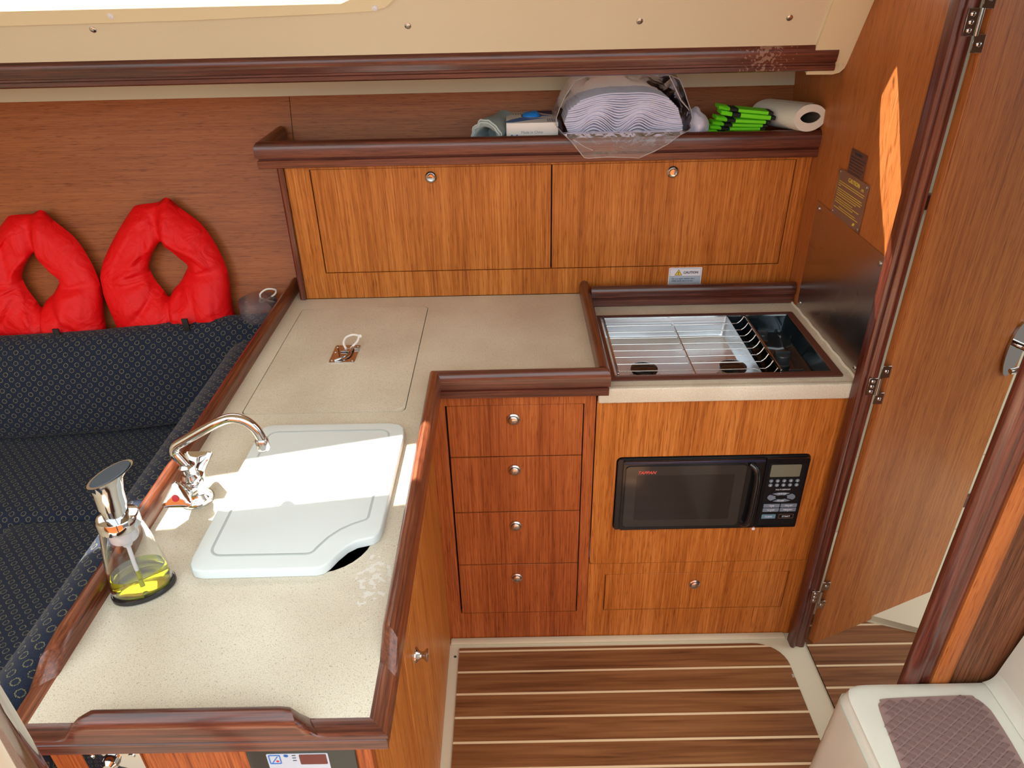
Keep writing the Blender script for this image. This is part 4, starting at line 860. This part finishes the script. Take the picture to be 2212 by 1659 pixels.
# back rest along the hull: out = towards the cabin (-Y), up = Z
bp1 = cprof([(a-.27*b, b) for a, b in [(0, .0), (0, .12), (-.005, .22), (.015, .268), (.05, .280), (.085, .262), (.105, .21), (.112, .14), (.105, .06), (.085, .005), (.04, -.012)]])
bpath = [(-2.5, 1.845, .545), (-1.9, 1.845, .53), (-1.46, 1.855, .525), (-1.2, 1.872, .53), (-1.03, 1.89, .54), (-.86, 1.902, .552), (-.70, 1.908, .558)]
solo('back_cushion', cushion(bpath, bp1, (0, 0, 1), (0, -1, 0), .02), FABRIC, 'navy patterned back cushion below the two life vests', 'cushion', (-1.4, 1.9, .55), ang=60)
seat = cprof([(0, .0), (0, .11), (.04, .128), (.20, .122), (.38, .110), (.425, .092), (.44, .05), (.43, .0), (.2, -.01)])
spath = [(-2.5, 1.875, .388), (-1.46, 1.882, .388), (-.655, 1.885, .388)]
solo('seat_cushion', cushion(spath, seat, (0, 0, 1), (0, -1, 0), .02, .011), FABRIC, 'navy patterned seat cushion against the hull side', 'cushion', (-1.4, 1.7, .4), ang=60)
# return: backrest leaning on the galley, seat in front of it
rp2 = cprof([(0, 0), (0, .20), (.0, .303), (.018, .340), (.05, .350), (.085, .333), (.102, .30), (.108, .18), (.100, .04), (.06, -.01)])
rpath = [(-.668, .45, .512), (-.668, 1.0, .512), (-.668, 1.74, .512)]
solo('side_cushion', cushion(rpath, rp2, (0, 0, 1), (-1, 0, 0), .03, .02), FABRIC, 'navy patterned bolster running along the galley rail', 'cushion', (-.72, 1.1, .5), ang=60)
s2 = cprof([(0, .0), (0, .10), (.04, .118), (.30, .116), (.62, .108), (.66, .09), (.68, .05), (.67, .0), (.3, -.01)])
solo('seat_cushion', cushion([(-.672, .42, .37), (-.672, .95, .37), (-.672, 1.455, .37)], s2, (0, 0, 1), (-1, 0, 0), .02, .04), FABRIC, 'navy patterned seat cushion beside the galley rail', 'cushion', (-1.0, 1.0, .37), ang=60)
s3 = cprof([(0, .0), (0, .10), (.03, .114), (.30, .11), (.62, .10), (.66, .09), (.68, .05), (.67, .0), (.3, -.01)])
SB = thing('settee_base', 'teak plinth under the navy settee cushions', 'settee base', (-1.2, 1.4, 0))
part('plinth', MB().box(-2.5, -.655, 1.50, 1.775, .003, .374).box(-1.34, -.655, .45, 1.497, .003, .356), TV2, SB)

# ------------------------------------------------------------------ life vests
def vest(nm, dx, dz, sd, label, tw=0.0):
    N = 168; out = [(-.965, 1.170), (-.995, 1.158), (-1.05, 1.152), (-1.072, 1.140), (-1.135, 1.065), (-1.186, .985), (-1.192, .93), (-1.180, .87), (-1.170, .82), (-1.160, .775), (-1.08, .765), (-.98, .770), (-.90, .765), (-.815, .775), (-.812, .82), (-.816, .88), (-.816, .955), (-.838, 1.03), (-.876, 1.095), (-.93, 1.140)]
    hole = [(-1.000, 1.052), (-1.025, 1.025), (-1.042, .995), (-1.046, .975), (-1.035, .945), (-1.015, .915), (-1.000, .895), (-.985, .915), (-.962, .935), (-.948, .955), (-.932, .985), (-.955, 1.010), (-.980, 1.035)]
    c = Vector((-.992, 0, .965))
    def resamp(P):
        q = catmull([(a, 0, b) for a, b in P], 16, True); a0 = [math.atan2(p.z-c.z, p.x-c.x) for p in q]; R_ = []
        for i in range(N):
            t = -math.pi+2*math.pi*i/N; k = min(range(len(q)), key=lambda j: abs((a0[j]-t+math.pi) % (2*math.pi)-math.pi)); R_.append(q[k])
        # average neighbours so that the outline stays smooth
        return R_
    O_, H_ = resamp(out), resamp(hole); S = 26; rg = []
    def plane(x, z, w):
        y = hull_y(z)-.018-w*.965; x2 = (x+.99)*math.cos(tw)-(z-.96)*math.sin(tw)-.99; z2 = (x+.99)*math.sin(tw)+(z-.96)*math.cos(tw)+.96
        return Vector((x2+dx, hull_y(z2+dz)-.018-w*.965, z2+dz-w*.26))
    for i in range(N+1):
        a, b = O_[i % N], H_[i % N]; th = 2*math.pi*i/N-math.pi; ring = []
        wd = (a-b).length; T = min(.062, wd*.42)
        # creases where the vest is gathered
        pinch = 1-.38*math.exp(-((th-math.pi*.52)/.11)**2)-.30*math.exp(-((th+math.pi*.5)/.07)**2)-.18*math.exp(-((abs(th)-3.05)/.13)**2)-.20*math.exp(-((th-.12)/.10)**2)
        for side in (0, 1):
            for j in range(S+1):
                if side and j in (0, S): continue
                s_ = j/S if side == 0 else 1-j/S
                p = a.lerp(b, s_); e = max(0, 1-(2*s_-1)**2)**.5; nz = noise.noise(Vector((p.x*7+sd, p.z*7, sd)))*.013+noise.noise(Vector((p.x*18+sd, p.z*15, sd*2)))*.004+(1-min(1, abs(noise.noise(Vector((p.x*6+5, p.z*8, sd*3)))+.08)*9))*.009*(.3+.7*s_)-(1-min(1, abs(noise.noise(Vector((p.x*11-3, p.z*7, sd*5)))-.15)*7))*.008*s_
                w = T*pinch*e+nz*e*(1.4 if s_ > .3 else .7)
                ring.append(plane(p.x, p.z, .019+(w*(.72+.28*sm(.80, .90, p.z)) if side == 0 else -.22*T*e)))
        rg.append(ring)
    V = thing(nm, label, 'life vest', (-.99+dx, 1.96, .62+dz), group='red life vests on the settee back')
    part('body', MB().rings(rg, cap=False), NYLON, V, ang=70)
    for x in (-.925, ):
        part('strap', MB().box(x-.009+dx, x+.009+dx, 1.884, 1.890, .822+dz, .862+dz, .001), plain('black_webbing', (.008, .008, .008, 1), .7), V)
    return V
vest('life_vest', -.024, -.012, 1.3, 'red life vest nearer the galley, between rail and other vest')
vest('life_vest', -.405, -.036, 6.1, 'red life vest cut off by the left photo edge', math.radians(-4))

# cloudy jar with a looped cord behind the settee
JR = solo('plastic_jar', MB().lathe([(.050, 0), (.054, .01), (.055, .070), (.052, .080), (.040, .086), (0, .088)], (-.752, 1.950, .800), (0, 0, 1), 32), JAR, 'cloudy plastic tub in the corner behind the navy cushion', 'tub', (-.752, 1.975, .785))
lp = catmull([(-.74, 1.95, .878), (-.735, 1.94, .900), (-.715, 1.945, .912), (-.695, 1.955, .905), (-.70, 1.96, .89), (-.722, 1.952, .878), (-.742, 1.945, .872), (-.735, 1.94, .885), (-.715, 1.945, .875), (-.70, 1.95, .868)], 6)
solo('cord_loop', MB().tube(lp, .0026, 8), ROPE, 'white looped cord lying on the cloudy tub', 'cord', (-.74, 1.95, .878))

# ================================================================== things on the shelf
SZ = 1.2825
# rolled rag
rr = []; 
ang_ = math.radians(-14); ax = Vector((math.sin(math.radians(20)), math.cos(math.radians(20)), 0)); sd_ = Vector((ax.y, -ax.x, 0)); c0 = Vector((-.062, 1.952, SZ))
prf = []
def squash(t, r, k, seed, flat=1.0):
    rr_ = r*(1+.10*noise.noise(Vector((math.cos(t)*2+seed, math.sin(t)*2, seed)))+.04*noise.noise(Vector((math.cos(t)*7+seed, math.sin(t)*7, k))))
    return rr_*math.cos(t), rr_*math.sin(t)*flat
for j in range(15):
    s_ = j/14; ring = []
    for i in range(40):
        a, b = squash(2*math.pi*i/40, .0400*(1+.04*math.sin(s_*7)), s_*3, 2.2, .97); ring.append(c0+ax*(s_*.145)+sd_*a+Vector((0, 0, max(b+.043, .0012))))
    rr.append(ring)
for k_, dpt in ((.82, .002), (.70, .006), (.62, .03), (.5, .07)):
    ring = []
    for i in range(40):
        a, b = squash(2*math.pi*i/40, .0400*k_, 0, 2.2+k_*.6, .97); ring.append(c0+ax*(dpt-.004)+sd_*a+Vector((0, 0, max(b*(.9)+.040, .003))))
    rr.insert(0, ring)
RG = thing('rolled_rag', 'rolled grey-blue rag beside the glove box', 'rag', c0)
part('roll', MB().rings(rr, cap=True), RAG, RG, ang=70)
fe = MB()
for kk, rad in ((0, .0415), (1, .036)):
    pts = []
    for i in range(44):
        t = 2*math.pi*i/44; a, b = squash(t, rad, 1+kk, 2.2, .97); pts.append(c0-ax*(.001+.002*kk)+sd_*(a+.002*math.sin(t*9))+Vector((0, 0, max(b+.042, .003)+.001*math.sin(t*11))))
    fe.tube(pts, .0022, 6, True)
part('frayed_edge', fe, plain('pale_rag_edge', srgb(186, 198, 196), .9), RG)

# glove box
GB = thing('glove_box', 'white cardboard box of blue disposable gloves', 'box', (.058, 2.05, SZ))
G0, G1, GY0, GY1, GZ = -.0095, .1255, 1.950, 2.118, 1.357
part('carton', MB().box(G0, G1, GY0, GY1, SZ+.0003, GZ, .0012, 2), CARD, GB)
gx = lambda u: G0+(G1-G0)*u; gy = lambda v: GY0+(GY1-GY0)*v
part('top_print', MB().plate([(gx(.0), gy(.04)), (gx(.14), gy(.05)), (gx(.45), gy(.22)), (gx(.80), gy(.36)), (gx(.48), gy(.34)), (gx(.28), gy(.44)), (gx(.12), gy(.30)), (gx(.0), gy(.15))], [], XY(GZ), .0002, .0005)
     .plate([(gx(.55), gy(.55)), (gx(.9), gy(.5)), (gx(.7), gy(.66)), (gx(.5), gy(.70))], [], XY(GZ), .0002, .0005), BLUEINK, GB)
part('corner_print', MB().plate([(gx(.60), gy(.995)), (gx(.62), gy(.88)), (gx(.80), gy(.72)), (gx(.995), gy(.60)), (gx(.995), gy(.995))], [], XY(GZ), .0002, .0005), NAVYINK, GB)
part('opening', MB().plate([(gx(.30)+.036*(1+math.copysign(abs(math.cos(t))**.6, math.cos(t)))*.75, gy(.58)+.030*math.copysign(abs(math.sin(t))**.6, math.sin(t))) for t in [i*math.pi/14 for i in range(28)]], [], XY(GZ), .0004, .0009), NAVYINK, GB)
gl_ = []; 
for j in range(9):
    s_ = j/8; ring = []
    for i in range(28):
        t = 2*math.pi*i/28; r = math.cos(s_*math.pi/2)
        x = gx(.30)+.027+.0245*r*math.copysign(abs(math.cos(t))**.7, math.cos(t)); y = gy(.55)+.023*r*math.copysign(abs(math.sin(t))**.7, math.sin(t))
        ring.append(Vector((x, y, GZ+.0008+.011*math.sin(s_*math.pi/2)+.005*noise.noise(Vector((x*90, y*90, 1)))*math.sin(s_*3.14))))
    gl_.append(ring)
part('glove', MB().rings(gl_), GLOVE, GB, ang=70)
gr = MB()
for i in range(5): gr.box(gx(.08+.05*i), gx(.105+.05*i), gy(.70), gy(.80)-.004*(i % 2), GZ+.0002, GZ+.0006)
part('grey_print', gr, GREYINK, GB); gr = MB()
for i in range(4): gr.box(gx(.80+.04*i), gx(.82+.04*i), gy(.06), gy(.30), GZ+.0002, GZ+.0006)

part('grey_print', gr, GREYINK, GB)
fz = GY0-.0002
part('lettering', text_mb('M', .026, (gx(.08), fz, 1.3095), (1, 0, 0), (0, 0, 1), bold=.0008), BLUEINK, GB)
part('lettering', text_mb('Made in China', .0098, (gx(.285), fz, 1.3300), (1, 0, 0), (0, 0, 1)), GREYINK, GB)
part('lettering', text_mb('Shelf life 5 years', .0090, (gx(.285), fz, 1.3175), (1, 0, 0), (0, 0, 1)), GREYINK, GB)

# white cloths inside the clear bag
def top_line(x):   # height of the heap over x
    return 0
NT = 26; grp = 'white folded cloths in the clear bag'
random.seed(11)
for i in range(NT):
    q = i/(NT-1); base = SZ+.0015+.0056*i
    LQ = ((0, .192, 1.296), (.3, .158, 1.318), (.6, .140, 1.352), (.85, .150, 1.387), (1, .178, 1.408)); RQ = ((0, .448, 1.2845), (.5, .444, 1.345), (.85, .428, 1.388), (1, .404, 1.409))
    def ip(T, q, k):
        for a, b in zip(T, T[1:]):
            if q <= b[0]+1e-9: return a[k]+(b[k]-a[k])*(q-a[0])/(b[0]-a[0])
    xl, zl, xr, zr = ip(LQ, q, 1), ip(LQ, q, 2), ip(RQ, q, 1), ip(RQ, q, 2); zm = 1.2850+.140*q; P_ = []; M_ = 54
    for j in range(M_+1):
        t = j/M_; x = xl+(xr-xl)*t
        side = (zl-zm)*max(0, 1-t/.42)**2.0+(zr-zm)*max(0, (t-.62)/.38)**2.2
        g = lambda c, w: math.exp(-((x-c)/w)**2)
        wave = (.020*g(.212, .030)-.012*g(.272, .020)+.019*g(.328, .028)+.004*g(.40, .03))*math.exp(-((q-.40)/.26)**2)*1.15
        wave += .005*math.sin(x*55+1.0)*math.exp(-((q-.6)/.25)**2)
        z = zm+side+wave+.0007*noise.noise(Vector((x*60, i*.7, 0)))
        z = max(z, SZ+.0010+.0028*i)
        P_.append((x, z))
    y0 = 1.924+.004*random.random()+.004*abs(math.sin(i*1.3)); y1 = 2.05; th = .0042; rg = []
    # folded edge: rounded front, flat back
    for x, z in P_:
        rg.append([Vector((x, y1, z)), Vector((x, y0+.003, z)), Vector((x, y0+.0006, z+th*.2)), Vector((x, y0, z+th*.5)), Vector((x, y0+.0006, z+th*.8)), Vector((x, y0+.003, z+th)), Vector((x, y1, z+th))])
    cl_lab = {NT-1: 'topmost folded white cloth of the stack in the clear bag', NT-2: 'folded white cloth just under the topmost one in the bag'}.get(i, 'folded white cloth among the middle and lower layers in the clear bag')
    solo('folded_cloth', MB().rings(rg), WCLOTH, cl_lab, 'cloth', (.3, 1.98, base), grp, ang=60)
# crumpled beige cloth behind and loose one to the right
def blob(c, r, seed, amp=.25, fq=2.2, n=28, m=18, floor=None):
    rg = []
    for j in range(m+1):
        ph = math.pi*j/m; ring = []
        for i in range(n):
            t = 2*math.pi*i/n; d = Vector((math.sin(ph)*math.cos(t), math.sin(ph)*math.sin(t), math.cos(ph)))
            k = 1+amp*noise.noise(d*fq+Vector((seed, 0, 0)))+amp*.5*abs(noise.noise(d*fq*2.3+Vector((0, seed, 0))))
            p = Vector(c)+Vector((d.x*r[0], d.y*r[1], d.z*r[2]))*k
            if floor is not None: p.z = max(p.z, floor)
            ring.append(p)
        rg.append(ring)
    return MB().rings(rg)
solo('crumpled_cloth', blob((.268, 2.062, 1.393), (.122, .034, .066), 3.1, .28, floor=SZ+.002), BCLOTH, 'crumpled beige cloth behind the white stack in the bag', 'cloth', (.25, 2.08, SZ), ang=70)
solo('crumpled_cloth', blob((.492, 1.995, 1.330), (.030, .055, .044), 8.4, .28, 1.8, floor=SZ+.001), WCLOTH, 'loose white cloth spilling right of the clear bag', 'cloth', (.5, 1.99, SZ), ang=70)

# the bag
OUTL = [(.118, 1.373), (.128, 1.40), (.139, 1.423), (.152, 1.443), (.166, 1.461), (.192, 1.470), (.222, 1.476), (.30, 1.477), (.378, 1.473), (.402, 1.467), (.423, 1.458), (.438, 1.43), (.449, 1.405), (.458, 1.385), (.464, 1.366), (.459, 1.345),
        (.431, 1.333), (.415, 1.321), (.398, 1.309), (.365, 1.292), (.329, 1.277), (.30, 1.279), (.25, 1.281), (.20, 1.279), (.189, 1.281), (.170, 1.303), (.152, 1.325), (.135, 1.340), (.120, 1.352)]
dense = []
for i, p in enumerate(OUTL):
    q_ = OUTL[(i+1) % len(OUTL)]
    for k in range(3): dense.append((p[0]+(q_[0]-p[0])*k/3, p[1]+(q_[1]-p[1])*k/3))
bagr = []
for k in range(10):
    s_ = k/9; ring = []
    for x, z in dense:
        lo_ = sm(1.352, 1.338, z)
        # upper part runs straight back; the lower lip climbs over the rail and drops to the shelf
        yu = 1.918+.178*s_; kx = 1+.03*math.sin(math.pi*s_)-.22*max(0, s_-.6)/.4; kz = 1+.02*math.sin(math.pi*min(1, s_*1.5))-.45*max(0, s_-.5)/.5
        xu = .292+(x-.292)*kx; zu = 1.352+(z-1.352)*kz
        yl, zl = [(1.8845, z), (1.882, z+(1.318-z)*.55 if z < 1.318 else z), (1.8845, max(z, 1.330)), (1.897, 1.3375), (1.915, 1.3385), (1.930, 1.330), (1.940, 1.300), (1.96, 1.2840), (2.03, 1.2840), (2.095, 1.290)][k]
        if lo_ > 0: y, zz, xx = yu+(yl-yu)*lo_, zu+(zl-zu)*lo_, x+(xu-x)*(.4+.6*s_)
        else: y, zz, xx = yu, zu, xu
        n1 = noise.noise(Vector((x*22, z*22, s_*5))); n2 = noise.noise(Vector((x*60+9, z*60, s_*9)))
        if lo_ < .5 and k > 0: zz += .006*n1+.003*n2; xx += .006*n2; y = min(y, 2.105)
        elif k < 3 : y -= abs(.006*n1+.003*n2)
        ring.append(Vector((xx, y, zz)))
    bagr.append(ring)
BG = thing('plastic_bag', 'open clear plastic bag of white cloths drooping over the shelf edge', 'bag', (.29, 2.0, SZ))
part('film', MB().rings(bagr, cap=False).add(bagr[-1], [tuple(range(len(bagr[-1])))]), BAG, BG, ang=18)
part('mouth_edge', MB().tube(bagr[0], .0011, 5, True), BAGRIM, BG)
part('fold', MB().tube([Vector((.395, 1.917, 1.470)), Vector((.41, 1.915, 1.445)), Vector((.43, 1.914, 1.41)), Vector((.455, 1.92, 1.385))], .0016, 5).tube([Vector((.16, 1.8835, 1.326)), Vector((.19, 1.880, 1.308)), Vector((.21, 1.879, 1.300))], .0010, 5), BAGRIM, BG)

# neon sleeves
def sleeve(c, yaw, roll, L=.112, w=.040, t=.0052, lab='', z=0):
    c = Vector(c); M_ = Matrix.Translation(c) @ Matrix.Rotation(yaw, 4, 'Z') @ Matrix.Rotation(roll, 4, 'Y')
    S_ = thing('foam_sleeve', lab, 'drink sleeve', c, group='neon green foam sleeves stacked on the shelf')
    # folded flat pouch: two leaves and a round front fold
    def strip(x0, x1, grow=0.0):
        pr = [(0.05, -t-grow), (.004, -t-grow), (.0012, -t*.8-grow), (-grow*1.0, 0), (.0012, t*.8+grow), (.004, t+grow), (.05, t+grow), (.05, t*.25), (.006, t*.2), (.006, -t*.2), (.05, -t*.25)]
        mb = MB(); rg = [[M_ @ Vector((x, a, b)) for a, b in pr] for x in (x0, x0+.25*(x1-x0), x0+.75*(x1-x0), x1)]; return mb.rings(rg)
    part('shell', strip(-L/2, L/2), GREEN, S_, ang=50)
    part('edge_band', strip(L/2+.0002, L/2+.013, -.0006), DKFOAM, S_, ang=50)
    part('fold_gap', strip(-L/2-.021, -L/2-.0002, -.0006), DKFOAM, S_, ang=50)
    part('tail', MB().rings([[M_ @ Vector((x, a+.012*k, b)) for a, b in ((.05, -t*.9), (.004, -t*.9), (.0, 0), (.004, t*.9), (.05, t*.9))] for x, k in ((-L/2-.0215, .3), (-L/2-.036, 1.0), (-L/2-.046, 1.8))]), GREEN, S_, label='neon green rear flap', ang=50)
labs = ['lowest foam sleeve of the neon green stack', 'second foam sleeve from the bottom of the green stack', 'third foam sleeve from the bottom of the green stack', 'middle foam sleeve of the neon green stack', 'third foam sleeve from the top of the green stack', 'second foam sleeve from the top, bulging right', 'topmost neon green foam sleeve, tilted down to the right']
for i, (x, y, z) in enumerate(((.590, 1.945, 1.3000), (.604, 1.946, 1.3210), (.612, 1.947, 1.3295), (.618, 1.948, 1.3380), (.625, 1.949, 1.3475), (.637, 1.951, 1.3590), (.630, 1.953, 1.3710))):
    sleeve((x, y, z), math.radians(-2), math.radians((0, 0, 1, 2, 3.5, 5.5, 6.0)[i]), L=.078, t=(.016, .0039, .0039, .0039, .0044, .0056, .0044)[i], lab=labs[i])

# paper roll
PR = thing('paper_towel_roll', 'white paper towel roll lying by the bulkhead', 'paper towel', (.76, 2.0, SZ))
pa = Vector((.056, -.18, .016)); PL = pa.length; pa.normalize(); ps = Vector((-pa.y, pa.x, 0)).normalized(); pc = Vector((.705, 2.085, 1.3175-.0012)); ro = []; pu = ps.cross(pa)*-1 if ps.cross(pa).z < 0 else ps.cross(pa)
def ov(t, a, b, p=.0): return a*math.cos(t), b*math.sin(t)*(1+.06*math.cos(t))
W_, H2 = .048, .0325
for s_ in (0, .3, .7, 1):
    ro.append([pc+pa*(s_*PL)-ps*ov(2*math.pi*i/48, W_, H2)[0]+pu*(ov(2*math.pi*i/48, W_, H2)[1])+Vector((0, 0, .030)) for i in range(48)])
def almond(t): return .031*math.cos(t), .0135*math.sin(t)*abs(math.sin(t))**.35+.001
ends = [pc+pa*(PL+.0002)-ps*almond(2*math.pi*i/48)[0]+pu*almond(2*math.pi*i/48)[1]+Vector((0, 0, .030)) for i in range(48)]
inn_ = [p-pa*.14 for p in ends]
part('paper', MB().rings(ro+[ends, inn_], cap=True), PAPER, PR, ang=50)
part('core', MB().rings([[p*1.0-pa*.002+(Vector((0, 0, 0))) for p in [c_+(e_-c_)*.97 for e_, c_ in zip(ends, [pc+pa*PL+Vector((0, 0, .030))]*48)]], [p-pa*.13 for p in [c_+(e_-c_)*.97 for e_, c_ in zip(ends, [pc+pa*PL+Vector((0, 0, .030))]*48)]]], cap=False), plain('card_core', srgb(84, 74, 62), .8), PR, ang=50)
lf = [pc+pa*k+Vector((0, 0, .030))-ps*(W_*1.012*math.cos(a))+pu*(H2*1.012*math.sin(a))+Vector((0, 0, o_)) for k in (.0, .185) for a, o_ in ((1.2, .0), (1.5, .0006), (1.75, .0016))]
part('loose_sheet', MB().add([p for p in lf]+[p+Vector((0, 0, .0006)) for p in lf], [(0, 1, 4, 3), (1, 2, 5, 4), (6, 9, 10, 7), (7, 10, 11, 8), (0, 3, 9, 6), (2, 8, 11, 5)]), PAPER, PR)
